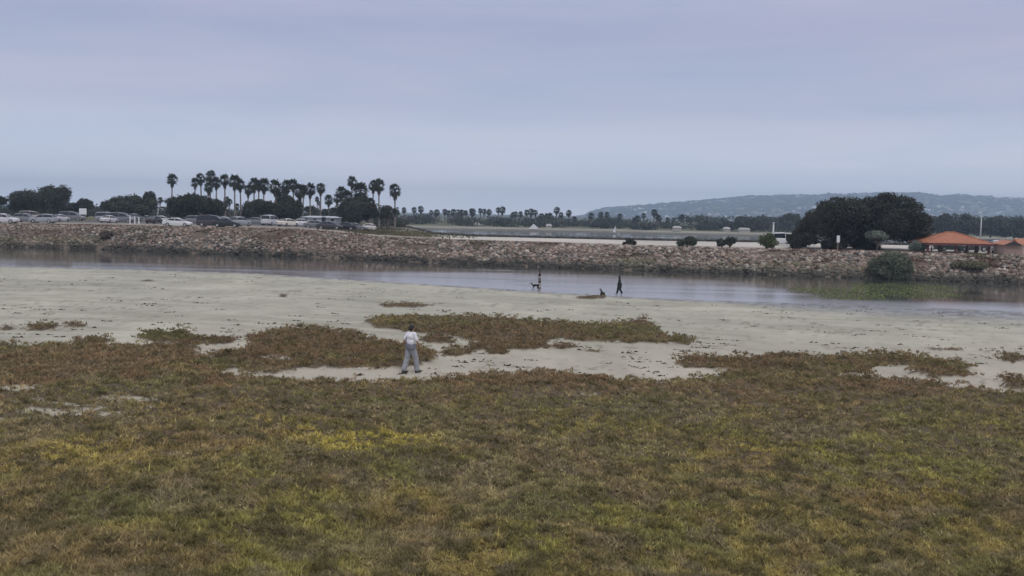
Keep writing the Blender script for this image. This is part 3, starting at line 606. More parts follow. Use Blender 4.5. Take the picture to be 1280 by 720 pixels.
def trunk_mesh(h, r0, spread=1., nl=5, m='bark'):
    b = MB(); b.tube([(0, 0, -.3), (.03*h, 0, h*.35), (0, .02*h, h*.6)], [r0*1.25, r0*.9, r0*.75], 8)
    for i in range(nl):
        a = 6.28*i/nl+random.random(); e = spread*(.5+.5*random.random())
        b.tube([(0, .01*h, h*.5), (math.cos(a)*e*.45, math.sin(a)*e*.45, h*.75), (math.cos(a)*e, math.sin(a)*e, h*(.95+.1*random.random()))], [r0*.55, r0*.4, r0*.15], 6)
    return b.mesh('trunk', MM[m], True)
TREE_G = np.array([.040, .046, .030])
def tree(name, label, cat, x0, x1, ytop, ycb, D, zg=None, n=4000, size=.4, col=TREE_G, nl=14, group=None, flat=.6, depth=.9, tr=.3, trunk=True, shell=.4):
    px = (x0+x1)/2; X, Y, Zt = at(px, ytop, D); Zc = at(px, ycb, D)[2]; zg = pz(X, Y) if zg is None else zg; zg = float(zg)
    Wd_ = (x1-x0)*D/F; t = thing(name, (X, Y, zg), label, cat, group)
    c, r = blob_lobes(Wd_, Wd_*depth, max(Zc-zg, .0), Zt-zg, nl, flat=flat)
    V, T, CC = leaves(c, r, n, size, col, shell=shell); obj('crown', npmesh('crown', V, T, CC, MM['leaf']), t)
    if trunk:
        obj('trunk', trunk_mesh(max((Zt-zg)*.72, .5), tr, Wd_*.28), t)
    return t
GP = 'dark trees in the park behind the car park'
tree('park_tree', 'dark round park tree cut off by the left edge of the picture', 'tree', -22, 6, 243, 266, 240, n=3500, group=GP)
tree('park_tree', 'broad dark tree with the lower dome, behind the white car at far left', 'tree', 10, 62, 237.5, 267, 245, n=9000, nl=22, group=GP)
tree('park_tree', 'tall bumpy dark tree joined to the right of the broad leftmost tree', 'tree', 46, 88, 231.5, 268, 250, n=8000, nl=18, group=GP)
tree('park_tree', 'small squarish dark tree behind the white sign board', 'tree', 95, 117, 249, 266, 250, n=2500, nl=8, group=GP)
tree('park_tree', 'small dark tree between the broad trees, low behind grey cars', 'tree', 78, 98, 254, 268, 262, n=2000, nl=7, group=GP)
tree('park_tree', 'small round tree standing left of the wide green dome tree', 'tree', 126, 150, 248.5, 270, 252, n=2600, nl=9, group=GP)
tree('park_tree', 'wide green dome tree behind the pale van and white posts', 'tree', 140, 196, 243.5, 271, 246, n=9500, nl=22, group=GP, col=TREE_G*1.15)
tree('park_tree', 'low broad dark dome tree behind the silver sedan', 'tree', 208, 284, 242.5, 276, 228, n=15000, nl=26, group=GP, col=TREE_G*.85, flat=.5)
tree('park_tree', 'low dark tree behind the central palms, left of the tall dark one', 'tree', 304, 350, 250, 278, 236, n=9000, nl=18, group=GP, col=TREE_G*.9)
tree('park_tree', 'taller dark tree among the palm trunks right of the low one', 'tree', 340, 379, 238.5, 278, 240, n=9500, nl=18, group=GP, col=TREE_G*.9)
tree('park_tree', 'small bluish tree in the gap above the pale park building', 'tree', 380, 400, 257, 273, 300, n=1600, nl=8, group=GP)
tree('park_tree', 'small low tree above the right end of the pale park building', 'tree', 402, 424, 259, 275, 300, n=1600, nl=8, group=GP)
tree('park_tree', 'dark dense tree among the right palm cluster', 'tree', 420, 474, 246, 282, 232, n=13000, nl=24, group=GP, col=TREE_G*.9)
tree('park_tree', 'thin airy grey green tree at the right end of the park trees', 'tree', 470, 499, 256.5, 276, 245, n=1800, nl=10, group=GP, col=TREE_G*1.4, shell=.9)
tree('park_tree', 'narrow leaning dark conifer beside the wide green dome tree', 'tree', 180, 194, 238, 262, 248, n=1400, nl=7, group=GP, depth=1, flat=.9)
# big fig
t = thing('fig_tree', (at(1075, 300, 152)[0], 152, 3.05), 'huge spreading dark fig tree on the bank left of the orange shelter', 'tree')
lob = []
figprof = [(994, 291, 299), (1003, 284, 301), (1012, 278, 301), (1018, 262, 299), (1030, 251, 298), (1044, 246, 300), (1060, 247, 300), (1076, 249, 300), (1090, 246, 300), (1105, 243, 300), (1114, 241, 300), (1128, 245, 298), (1139, 252, 296), (1147, 263, 293), (1153, 268, 285), (1156, 270, 276)]
cc, rr = [], []
for (fx, ft, fb) in figprof:
    for k in range(5):
        f_ = random.random() if k else 1.0; yy = ft+(fb-ft)*(1-f_)*.9; Dq = 152+random.uniform(-8, 6)*(1 if k else .5)
        X, Y, Z = at(fx+random.uniform(-5, 5), yy, Dq); r_ = random.uniform(.9, 1.6); edge = min(1, (fb-ft)/40+.35); r_ *= edge
        cc.append((X-t.location.x, Y-152, Z-3.05-r_*.75)); rr.append((r_*1.25, r_*1.3, r_*.8))
for k in range(34):
    fx = random.uniform(1026, 1138); X, Y, Z = at(fx, random.uniform(264, 292), 152+random.uniform(-7, 7)); cc.append((X-t.location.x, Y-152, Z-3.05)); rr.append((1.9, 1.9, 1.4))
V, T, CC = leaves(cc, rr, 85000, .26, (.034, .036, .026), var=.95, shell=.45); V[:, 2] = np.maximum(V[:, 2], .15); obj('crown', npmesh('crown', V, T, CC, MM['leaf']), t)
b = MB()
for k in range(7):
    a = k*.9; b.tube([(math.cos(a)*.5, math.sin(a)*.4, -.3), (math.cos(a)*.8, math.sin(a)*.7, 1.6), (math.cos(a)*3.8, math.sin(a)*3, 4.2)], [.5, .38, .14], 8)
b.build('trunk', MM['bark'], t, smooth=True)

def bush(label, x0, x1, yt, yb, D, n=2500, size=.22, col=(.07, .08, .05), zg=None, nl=10, group='shrubs along the far bank', name='shrub', flat=.8):
    px = (x0+x1)/2; X, Y, Zt = at(px, yt, D); Zb = at(px, yb, D)[2]; zg = Zb if zg is None else zg
    Wd_ = (x1-x0)*D/F; t = thing(name, (X, Y, zg), label, 'shrub', group); c, r = blob_lobes(Wd_, Wd_*.8, 0, Zt-zg, nl, flat=flat)
    V, T, CC = leaves(c, r, n, size, col, shell=.6, var=.5); obj('foliage', npmesh('foliage', V, T, CC, MM['leaf']), t)
    b = MB()
    for k in range(5):
        a = k*1.3; b.tube([(0, 0, -.2), (math.cos(a)*Wd_*.12, math.sin(a)*Wd_*.12, (Zt-zg)*.4), (math.cos(a)*Wd_*.28, math.sin(a)*Wd_*.25, (Zt-zg)*.75)], [.06, .04, .02], 5)
    b.build('stems', MM['bark'], t)
bush('big rounded grey green bush growing out of the rocks above the water', 1085, 1143, 312.5, 347, 129.5, n=15000, size=.2, col=(.115, .13, .09), nl=26)
bush('low olive bush spread on the rocks below the orange shelter', 1190, 1236, 326, 341, 129, n=5000, size=.2, col=(.14, .135, .08), nl=14)
bush('brown dry bush on the rocky bank near the left', 122, 156, 288, 306, 173, n=2600, size=.28, col=(.10, .08, .06), nl=9)
bush('small dark shrub on the crest, leftmost of the crest shrubs', 779, 796, 299.5, 306.5, 149, n=1400, col=(.035, .042, .03), nl=6)
bush('medium dark green shrub on the crest above the centre right water', 846, 872, 295.5, 308.5, 148, n=3200, col=(.05, .066, .04), nl=9)
bush('left half of the pair of dark crest shrubs', 896, 909, 299, 309.5, 147.5, n=1500, col=(.04, .05, .036), nl=6)
bush('right half of the pair of dark crest shrubs', 905, 920, 297, 309.5, 147, n=1600, col=(.04, .05, .036), nl=6)
bush('yellowish green spiky shrub beside the grey green pole', 948, 970, 291.5, 312, 146, n=3000, col=(.09, .11, .045), nl=8)
bush('dark round shrub under the left skirt of the fig tree', 988, 1004, 294, 314, 145, n=3200, col=(.03, .034, .025), nl=8)
bush('dark bushy clump right of the small white sign', 1026, 1058, 294, 314, 146.5, n=5500, col=(.03, .033, .025), nl=10)
bush('grey green rounded shrub between fig tree and orange shelter', 1136, 1160, 301, 317, 143, n=3800, col=(.14, .17, .14), nl=9)
bush('little dry olive shrub on the path edge left of the orange shelter', 1148, 1161, 315, 322, 136, n=800, col=(.12, .10, .06), nl=5)
tree('small_tree', 'small silvery round tree in front of the huge fig tree', 'tree', 1084, 1110, 289, 303, 141, zg=3.05, n=6500, size=.2, col=(.15, .18, .145), nl=12, tr=.09)
bush('dark clump of shade shrubs under the fig tree', 1066, 1100, 302, 315, 149, n=3000, col=(.03, .033, .025), nl=9)

# ------------------------------------------------------------------ palms
def palm_protos(seed):
    r = np.random.default_rng(seed); V = []; C_ = []
    nf = 78
    for i in range(nf):
        a = r.random()*6.283; e = math.asin(-.75+1.72*r.random()); d = np.array([math.cos(a)*math.cos(e), math.sin(a)*math.cos(e), math.sin(e)])
        rad = .85+.35*r.random(); stem = rad*.55; o_ = np.array([0, 0, -.1])+d*.1; p = o_+d*stem*np.array([1, 1, 1.15]); s = np.cross(d, [0, 0, 1.]); s /= np.linalg.norm(s)+1e-6; u_ = np.cross(s, d)
        tw = r.normal(0, .5); s2 = s*math.cos(tw)+u_*math.sin(tw); c = np.array([.05, .062, .034])*(.6+.8*r.random())
        V += [o_-s*.03, o_+s*.03, p]; C_ += [c*.9]*3
        for q in range(6):
            an = (q-2.5)*.42; tip = p+(d*math.cos(an)+s2*math.sin(an))*rad*.62; tip[2] -= .12*r.random(); pr = np.cross(tip-p, u_); pr /= np.linalg.norm(pr)+1e-6
            V += [p, tip, p+(tip-p)*.5+pr*.11]; C_ += [c]*3
            V += [p, p+(tip-p)*.5-pr*.11, tip]; C_ += [c]*3
    crown = npmesh('crown', np.array(V), np.arange(len(V)).reshape(-1, 3), np.array(C_), MM['leaf'])
    V = []; C_ = []
    for i in range(90):
        a = r.random()*6.283; z = -.35-1.15*r.random(); rad = (.62-.30*(-z-.35)/1.15)*(.6+.5*r.random()); b_ = np.array([math.cos(a)*.12, math.sin(a)*.12, z+.45]); tip = np.array([math.cos(a)*rad, math.sin(a)*rad, z-.45])
        s = np.array([-math.sin(a), math.cos(a), 0])*.16; m_ = (b_+tip)/2; V += [b_, m_+s, tip, b_, tip, m_-s]; c = np.array([.115, .09, .06])*(.5+.8*r.random()); C_ += [c]*6
    skirt = npmesh('skirt', np.array(V), np.arange(len(V)).reshape(-1, 3), np.array(C_), MM['leaf'])
    b = MB(); b.tube([(0, 0, -.02), (0.012, 0, .1), (.0, .006, .5), (0, 0, 1)], [.33, .24, .18, .15], 8)
    return crown, skirt, b
PP = []
for sd in range(5):
    cr, sk, b = palm_protos(sd)
    # trunk mesh has unit length in z; metres in x and y
    PP.append((cr, sk, b.mesh('trunk', MM['palmbark'], True)))
def palm(px, yc, D, s, label, group, zg=None, k=None, skirt=True, name='fan_palm', lean=0., ws=1.):
    X, Y, Zc = at(px, yc, D); zg = float(pz(X, Y)) if zg is None else zg; k = random.randrange(5) if k is None else k
    cr, sk, tr = PP[k]; t = thing(name, (X, Y, zg), label, 'palm tree', group, rz=random.random()*6.28)
    h = Zc-zg; s *= random.uniform(.84, 1.02); t.rotation_euler = (random.gauss(0, .012), random.gauss(0, .016), t.rotation_euler[2]); o = obj('trunk', tr, t); o.scale = (1, 1, h)
    o = obj('crown', cr, t, (0, 0, h)); o.scale = (s*ws, s*ws, s*1.1)
    if skirt: o = obj('skirt', sk, t, (0, 0, h)); o.scale = (s*ws, s*ws, s)
    return t
G1 = 'tall fan palms in the park'
NP = [(214, 224, 280, 1.32, 'lone tall palm standing apart at the left end of the palm row'),
 (243, 228, 278, 1.2, 'first palm right of the lone palm, the shorter of its close pair'),
 (252, 223, 280, 1.25, 'second palm right of the lone palm, slightly taller than its neighbour'),
 (263, 220.5, 276, 1.55, 'tallest and broadest palm crown above the left dark dome tree'),
 (260.5, 234, 270, 1.2, 'lower palm hanging directly under the tallest left crown'),
 (270, 228, 280, 1.25, 'palm at right shoulder of the tallest left crown'),
 (281.5, 225, 262, 1.4, 'separate palm right of the left group, with thick visible trunk'),
 (293.5, 226, 256, 1.5, 'broad palm left one of the touching pair near centre left'),
 (301.5, 230, 266, 1.4, 'slightly lower palm touching the right of the broad one'),
 (309.5, 237, 262, 1.2, 'shortest palm at the left end of the close central trio'),
 (317.5, 230, 262, 1.45, 'wide palm in the middle of the close central trio'),
 (324, 231.5, 272, 1.1, 'narrow palm tucked inside the close central trio'),
 (329.5, 230.5, 264, 1.35, 'palm at the right end of the close central trio'),
 (345, 233, 238, 1.55, 'large low palm crown above the left side of the taller dark tree'),
 (358, 232, 262, 1.35, 'palm just right of the large low one, bright green'),
 (367.5, 230.5, 266, 1.35, 'upper palm above the taller dark tree'),
 (374, 239, 245, 1.35, 'palm crown sunk into the right side of the taller dark tree'),
 (378.5, 237, 262, 1.2, 'palm behind the sunken crown, right of the taller dark tree'),
 (388, 236.5, 256, 1.35, 'palm with drooping brown skirt left of the sky gap'),
 (401, 235, 262, 1.2, 'isolated palm in the sky gap above the pale building'),
 (397, 249, 330, .75, 'tiny distant palm below the isolated one in the sky gap'),
 (399, 254, 350, .6, 'smallest distant palm crown right under the tiny one'),
 (411.5, 249.5, 290, 1.15, 'short palm right above the pale park building'),
 (421, 248, 286, 1.1, 'short palm at the left foot of the right palm cluster'),
 (426.5, 240, 270, 1.35, 'middle height palm at the left of the right palm cluster'),
 (440, 227, 262, 1.25, 'highest single palm over the right palm cluster'),
 (434, 246, 245, 1.3, 'green palm crown low in the dark tree of the right cluster'),
 (451, 239, 246, 1.75, 'bushy wide palm rising from the dark right cluster'),
 (448, 249, 240, 1.4, 'leafy low palm crown under the bushy wide palm'),
 (463, 253, 246, 1.2, 'low palm crown at the right edge of the dark cluster'),
 (466, 232, 262, 1.3, 'left palm of the tall pair right of the dark cluster'),
 (474.5, 231.5, 258, 1.4, 'right palm of the tall pair right of the dark cluster'),
 (494, 238, 256, 1.35, 'last tall palm, alone at the right end of the row'),
 (283, 250, 300, .95, 'short palm low in the gap right of the silver sedan tree'),
 (287, 252, 320, .8, 'short palm beside the low one in the gap'),
 (200, 250, 320, .85, 'small palm just left of the lone tall palm'),
 (308, 254, 330, .6, 'tiny palm head low under the central trio')]
for i, (a, b_, D, s, lb) in enumerate(NP): palm(a, b_, D, s, lb, G1, k=i % 5)
for i, (a, b_) in enumerate([(269, 262), (296, 258), (313, 256), (336, 262), (352, 259), (480, 262), (486, 263)]):
    palm(a, b_, 300+5*i, .8, ['young palm low behind the left dome tree', 'young palm low between the thick trunks', 'young palm low under the central trio', 'young palm low before the taller dark tree', 'young palm beside the taller dark tree foot', 'young palm left in the airy end tree', 'young palm right in the airy end tree'][i], G1, k=i % 5)
G2 = 'palms on the far shore'
FP = [(505.5, 263.5, 'lone'), (517.5, 263.5, 'pair'), (526.5, 262.5, 'pair'), (539, 266.5, ''), (546, 266.5, ''), (556, 265.5, ''), (560, 267, ''), (566.5, 266, ''), (573, 266, ''), (578, 266.5, ''), (582, 267, ''), (589, 264.5, ''), (591, 266, ''), (601, 264.5, ''), (605, 265, ''), (611.5, 266, ''), (623, 263.5, ''), (628, 263.5, ''), (641, 269.5, ''), (644, 268.5, ''), (650.5, 268.5, ''), (658, 266.5, ''), (664, 266, ''), (669.5, 266.5, ''), (677, 271, ''), (683, 271, ''), (688, 271, ''), (696, 264, ''), (701, 269.5, ''), (711.5, 267, ''), (718, 274.5, ''), (739, 271, ''), (751, 269.5, ''), (759.5, 269.5, ''), (775, 271, ''), (774, 276.5, ''), (793, 276.5, ''), (797, 274, ''), (804.5, 270.5, ''), (817, 266.5, ''), (820.5, 271.5, ''), (824.5, 273.5, ''), (835, 276, ''), (842, 276, ''), (852.5, 272, ''), (863, 276.5, ''), (948, 275, ''), (954, 274, ''), (957, 277, '')]
ordw = ['first', 'second', 'third', 'fourth', 'fifth', 'sixth', 'seventh', 'eighth', 'ninth', 'tenth', 'eleventh', 'twelfth']
SEG = [(0, 540, 'hazy far shore palm just right of the park trees'), (540, 585, 'hazy far shore palm in the dense row right of the park'), (585, 635, 'hazy far shore palm above the left middle shore'), (635, 672, 'hazy far shore palm above the pale tent'), (672, 730, 'hazy far shore palm right of the pale tent'), (730, 800, 'hazy far shore palm near the white sail'), (800, 870, 'hazy far shore palm in front of the hill'), (870, 2000, 'hazy far shore palm beside the fig tree gap')]
cnt = {}
for i, (a, b_, _) in enumerate(FP):
    s = next(q for q in SEG if q[0] <= a < q[1]); cnt[s[2]] = cnt.get(s[2], -1)+1
    D = 485+(i*37 % 60); palm(a, b_-1.0, D, 1.1+.4*((i*7) % 5)/5, s[2]+', '+ordw[cnt[s[2]]]+' from the left', G2, zg=1.6, k=i % 5, ws=1.1)

# ------------------------------------------------------------------ far trees
GF = 'distant trees across the bay'
HAZ = np.array([.045, .055, .038])
def ftree(lb, x0, x1, yt, yb, D, n=2600, **k): tree('distant_tree', lb, 'tree', x0, x1, yt, yb, D, zg=1.7, n=n, size=.8, group=GF, col=HAZ, nl=k.pop('nl', 12), **k)
ftree('broad distant round tree left of the grey green pole', 916, 948, 271.5, 296, 470, 5000, nl=16)
ftree('distant tree standing right behind the grey green pole', 940, 962, 275, 297, 480, 2500)
ftree('tall distant tree left of the huge fig tree', 975, 1004, 267, 298, 490, 5000)
ftree('distant rounded tree left of the broad round one', 896, 922, 277, 296, 480, 3000)
ftree('distant low tree above the pair of crest shrubs', 872, 900, 278, 295, 490, 3000)
ftree('distant tall tree immediately right of the fig tree', 1160, 1190, 267, 302, 430, 5000, nl=16)
ftree('distant rounded tall tree above the orange roof apex', 1196, 1226, 267.5, 302, 430, 6000, nl=16)
ftree('distant wide tree filling behind the right part of the orange roof', 1222, 1256, 272, 303, 440, 5000, nl=16)
ftree('distant tree cut by the right edge above the small kiosk', 1248, 1290, 273, 304, 440, 5000, nl=16)
ftree('distant lower tree behind the left slope of the orange roof', 1182, 1204, 275, 302, 450, 3000)
ftree('distant dark tree left of the white sail', 738, 764, 279, 290, 480, 2200)
ftree('distant low tree right of the white sail', 786, 822, 279.5, 291, 480, 2600)
# continuous belt of low growth behind the far shore
cc, rr = [], []
for i in range(520):
    px = random.uniform(-150, 1420); D = random.uniform(470, 600)
    h = 1.8+2.6*float(vn(px*.05, 1.5))+1.2*random.random()
    if px > 850: h += 2.6
    if px > 1150: h += 3.0
    X = xat(px, D, 3); r_ = random.uniform(1.6, 3.4); cc.append((X, D, 1.7+h-r_*.7)); rr.append((r_*1.6, r_, r_*.85)); cc.append((X+1, D, 2.4)); rr.append((r_*1.7, r_, 1.6))
V, T, CC = leaves(cc, rr, 85000, .8, HAZ*.95, var=.5); tag(obj('far_tree_belt', npmesh('far_tree_belt', V, T, CC, MM['leaf'])), 'bluish belt of low trees along the far shore of the bay', 'trees', kind='stuff')
# low scrub at the left park rear
cc, rr = [], []
for i in range(170):
    px = random.uniform(-60, 500); D = random.uniform(262, 420); X = xat(px, D, 4); h = random.uniform(1.2, 3.6); cc.append((X, D, float(pz(X, D))+h*.5)); rr.append((random.uniform(1.5, 3.5), 1.6, h*.55))
V, T, CC = leaves(cc, rr, 30000, .5, TREE_G*1.0, var=.5); tag(obj('park_hedge', npmesh('park_hedge', V, T, CC, MM['leaf'])), 'loose dark undergrowth behind the car park and palms', 'bushes', kind='stuff')

# ------------------------------------------------------------------ cars
def loft(b, st, c=None):
    """st: list of rings (each same length of (x,y,z)), closed and capped"""
    n = len(st[0]); vs_ = [p for r in st for p in r]; fs = []
    for i in range(len(st)-1):
        for k in range(n): k2 = (k+1) % n; fs.append((i*n+k, i*n+k2, (i+1)*n+k2, (i+1)*n+k))
    fs.append(tuple(range(n))[::-1]); fs.append(tuple((len(st)-1)*n+k for k in range(n))); b.add(vs_, fs, c)
def body_ring(x, w, zb, zt, tw=.9): return [(x, -w*.96, zb), (x, -w, zb+(zt-zb)*.35), (x, -w*.98, zb+(zt-zb)*.8), (x, -w*tw, zt), (x, 0, zt+.03), (x, w*tw, zt), (x, w*.98, zb+(zt-zb)*.8), (x, w, zb+(zt-zb)*.35), (x, w*.96, zb)]
KINDS = {
 'sedan': dict(L=4.8, w=.91, body=[(-2.4, .74, .45, .80), (-2.25, .85, .3, 1.0), (-1.5, .91, .24, 1.03), (-.4, .91, .22, .98), (.9, .91, .22, .96), (1.7, .89, .24, .88), (2.25, .82, .3, .74), (2.4, .7, .4, .62)],
               cab=[(-1.75, 1.0, 1.02, .78), (-1.0, .98, 1.40, .60), (.05, .97, 1.45, .60), (.55, .96, 1.30, .66), (1.25, .94, .96, .78)], wx=(-1.45, 1.48), wr=.33),
 'suv': dict(L=4.7, w=.94, body=[(-2.35, .8, .5, .95), (-2.25, .9, .34, 1.1), (-1.5, .94, .3, 1.13), (0, .94, .28, 1.10), (1.0, .94, .28, 1.08), (1.8, .92, .3, 1.02), (2.25, .86, .34, .88), (2.35, .76, .45, .75)],
             cab=[(-2.2, 1.08, 1.12, .82), (-1.9, 1.08, 1.62, .70), (-.3, 1.07, 1.72, .70), (.4, 1.06, 1.60, .72), (1.1, 1.04, 1.07, .82)], wx=(-1.42, 1.45), wr=.37),
 'van': dict(L=5.2, w=.98, body=[(-2.6, .86, .5, 1.1), (-2.5, .95, .34, 1.22), (-1.5, .98, .3, 1.24), (.2, .98, .28, 1.22), (1.3, .98, .28, 1.18), (2.1, .95, .3, 1.05), (2.5, .9, .36, .9), (2.6, .8, .45, .8)],
             cab=[(-2.5, 1.2, 1.22, .9), (-2.35, 1.2, 1.92, .82), (-.5, 1.19, 2.02, .82), (.8, 1.17, 1.85, .80), (1.75, 1.1, 1.12, .86)], wx=(-1.6, 1.65), wr=.36)}
proto_cars = {}
def make_car(kind, mt):
    K = KINDS[kind]; t = bpy.data.objects.new('parked_car', None); COL.objects.link(t)
    b = MB(); loft(b, [body_ring(x, w_, zb, zt) for (x, w_, zb, zt) in K['body']]); body = b.build('body', mt, t, smooth=False); body.material_slots[0].link = 'OBJECT'; body.material_slots[0].material = mt
    cb = K['cab']; b = MB(); rings = [[(x, -wt-.10, zb-.04), (x, -wt, zt), (x, 0, zt+.02), (x, wt, zt), (x, wt+.10, zb-.04)] for (x, zb, zt, wt) in cb]; loft(b, rings); b.build('windows', MM['glass'], t)
    b = MB(); i0, i1 = 1, len(cb)-2
    loft(b, [[(x, -wt-.02, zt-.10), (x, -wt, zt+.02), (x, 0, zt+.06), (x, wt, zt+.02), (x, wt+.02, zt-.10)] for (x, zb, zt, wt) in cb[i0:i1+1]])
    for s in (-1, 1):
        for (xa, za, wa_), (xb, zb_, wb_) in (((cb[0][0], cb[0][1], cb[0][3]+.1), (cb[1][0], cb[1][2], cb[1][3])), ((cb[-1][0], cb[-1][1], cb[-1][3]+.1), (cb[-2][0], cb[-2][2], cb[-2][3])), ((-.25, 1.0 if kind == 'sedan' else cb[2][1], cb[2][3]+.09), (-.3, cb[2][2], cb[2][3]))):
            b.tube([(xa, s*wa_, za), (xb, s*wb_, zb_)], .045, 4)
    roof = b.build('roof', mt, t); roof.material_slots[0].link = 'OBJECT'; roof.material_slots[0].material = mt
    for x in K['wx']:
        for s in (-1, 1):
            b = MB(); y = s*(K['w']-.09); b.tube([(x, y-.11, K['wr']), (x, y+.11, K['wr'])], K['wr'], 16); wo = b.build('wheel', MM['rubber'], t)
            b = MB(); y2 = s*(K['w']+.025); b.tube([(x, y2-.02, K['wr']), (x, y2+.005, K['wr'])], K['wr']*.62, 12); b.build('rim', MM['rim'], wo)
    f = K['body'][-1]; r_ = K['body'][0]
    for s in (-1, 1):
        b = MB(); b.box(f[0]-.12, f[0]+.012, s*f[1]*.62-.15, s*f[1]*.62+.15, f[3]-.14, f[3]-.02); b.build('headlight', MM['lamp'], t)
        b = MB(); b.box(r_[0]-.012, r_[0]+.12, s*r_[1]*.75-.12, s*r_[1]*.75+.12, r_[3]-.12, r_[3]+.0); b.build('tail_light', MM['tail'], t)
    b = MB(); b.box(-K['L']/2+.2, K['L']/2-.2, -K['w']+.06, K['w']-.06, .2, .34); b.build('underbody', MM['trim'], t)
    return t
WHT, SIL, GRY, DRK, BLK, BGE, BLU = (.56, .56, .59), (.30, .32, .35), (.17, .175, .185), (.035, .033, .04), (.012, .012, .014), (.36, .33, .28), (.05, .08, .16)
CARS = [(6, 188, 'suv', WHT, 0, 'large white car with dark windows cut by the left edge of the car park'),
 (33, 200, 'suv', GRY, 0, 'grey car parked right of the large white one at far left'), (54, 192, 'suv', SIL, 3.14, 'silver grey hatchback, second car right of the large white one'),
 (75, 215, 'sedan', WHT, 1.4, 'small white car seen end on, right of the silver hatchback'), (90, 228, 'van', GRY, 0, 'grey van far back beside the white sign board'),
 (40, 232, 'van', BGE, .2, 'beige van in the back row under the broad leftmost tree'),
 (136, 222, 'van', SIL, 0, 'pale grey van in front of the wide green dome tree'), (152, 214, 'van', GRY, 0, 'slate grey van right beside the pale grey van'),
 (136.5, 205, 'sedan', WHT, 1.5, 'little white car seen end on before the pale vans'), (168, 232, 'suv', GRY, 1.5, 'grey car end on behind the white posts'),
 (193, 205, 'sedan', DRK, 1.5, 'black low car left of the silver sedan'),
 (203, 214, 'sedan', WHT, .1, 'white sedan half hidden behind the silver sedan'), (222, 176, 'sedan', (.6, .61, .63), 0, 'silver white sedan side on, most prominent on the left crest'),
 (247, 205, 'suv', GRY, 0, 'grey car partly hidden between silver sedan and dark van'), (266, 178, 'van', (.045, .038, .05), 0, 'dark plum van side on, right of the silver sedan'),
 (284, 176, 'sedan', BLK, 0, 'black sedan overlapping the front of the dark van'), (282, 214, 'sedan', WHT, .2, 'white car peeking over the black sedan'),
 (300, 190, 'suv', SIL, 1.2, 'silver car facing the water right of the black sedan'), (321, 212, 'sedan', GRY, .1, 'grey sedan between silver car and white van'),
 (338, 205, 'van', WHT, 1.4, 'white van facing the water in the middle of the car park'), 
 (360, 196, 'sedan', (.66, .62, .56), 1.1, 'cream white car angled beside the white van'), (378, 205, 'sedan', WHT, .35, 'white sedan in front of the left end of the pale building'),
 (396, 196, 'sedan', GRY, 0, 'dark grey sedan below the pale park building'), (412, 194, 'sedan', DRK, 0, 'dark sedan right of the grey one below the pale building'),
 (430, 197, 'sedan', BLK, 3.14, 'black sedan under the right palm cluster'), (444, 202, 'sedan', GRY, 0, 'rightmost dark grey sedan under the right palm cluster'), (462, 210, 'sedan', (.62, .58, .52), 1.4, 'pale cream car end on at the right end of the car park'),
 (1071, 156, 'suv', (.62, .64, .66), .5, 'pale car half hidden beneath the fig tree'), (1190, 150, 'sedan', (.04, .06, .055), 0, 'dark green car seen through the left of the orange shelter'), (1214, 151, 'suv', DRK, 0, 'black car seen through the right of the orange shelter'),
 (1247, 146, 'suv', WHT, 1.3, 'white car parked between orange shelter and small kiosk'), (1229, 156, 'sedan', SIL, 1.0, 'silver car behind the right posts of the orange shelter'), (982, 165, 'van', (.6, .62, .64), 0, 'pale van left of the fig tree on the light strip')]
for (px, D, kd, colr, rz_, lb) in CARS:
    mt = paint(colr)
    if kd not in proto_cars: proto_cars[kd] = o = make_car(kd, mt)
    else:
        o = copy_tree(proto_cars[kd])
        for ch in o.children:
            if ch.name.split('.')[0] in ('body', 'roof'): ch.material_slots[0].link = 'OBJECT'; ch.material_slots[0].material = mt
    u_ = px2u(px); zg = float(crz(u_)); X = xat(px, D, zg+.7); o.location = (X, D, float(pz(X, D))+.01); o.rotation_euler = (0, 0, rz_)
    o.name = 'parked_car'; tag(o, lb, 'car', 'cars parked behind the bank')

# ------------------------------------------------------------------ posts, signs, poles
def pole(px, yt, D, label, r=.07, zg=3.05, cat='pole', name='pole', lamp=False):
    X, Y, Zt = at(px, yt, D); t = thing(name, (X, Y, zg), label, cat); h = Zt-zg
    b = MB(); b.tube([(0, 0, -.1), (0, 0, h)], [r*1.3, r*.8], 10); b.build('shaft', MM['steel'], t, smooth=True)
    b = MB(); b.tube([(0, 0, 0), (0, 0, .35)], r*2.2, 10); b.build('base', MM['conc'], t)
    b = MB(); b.ellip((0, 0, h), (r*1.3, r*1.3, r*1.1), 8, 6); b.build('cap', MM['steel'], t)
    return t
pole(967, 279, 146, 'short grey green pole beside the yellowish spiky shrub', r=.13)
pole(1227, 268.5, 150, 'tall thin pale flagpole behind the orange shelter roof', r=.075)
X, Y, Z = at(1048, 292, 139); t = thing('path_sign', (X, Y, 3.05), 'small white rectangular sign on a dark post before the fig tree', 'sign')
b = MB(); b.box(-.05, .05, -.04, .04, -.1, 1.75); b.build('post', MM['wood'], t); b = MB(); b.box(-.2, .2, -.07, -.043, 1.2, 2.12); b.build('board', MM['white'], t)
for i, (px, lb) in enumerate([(162.5, 'leftmost of three white posts before the wide green dome tree'), (168.5, 'middle one of three white posts before the wide green dome tree'), (173.5, 'rightmost of three white posts before the wide green dome tree')]):
    D = 196; zg = float(crz(px2u(px))); X, Y, Zt = at(px, 270+i, D); t = thing('white_post', (X, Y, zg), lb, 'post', 'white posts on the bank crest'); b = MB(); b.tube([(0, 0, -.1), (0, 0, Zt-zg)], .11, 8); b.build('shaft', MM['white'], t); b = MB(); b.box(-.16, .16, -.16, .16, Zt-zg, Zt-zg+.08); b.build('cap', MM['white'], t)
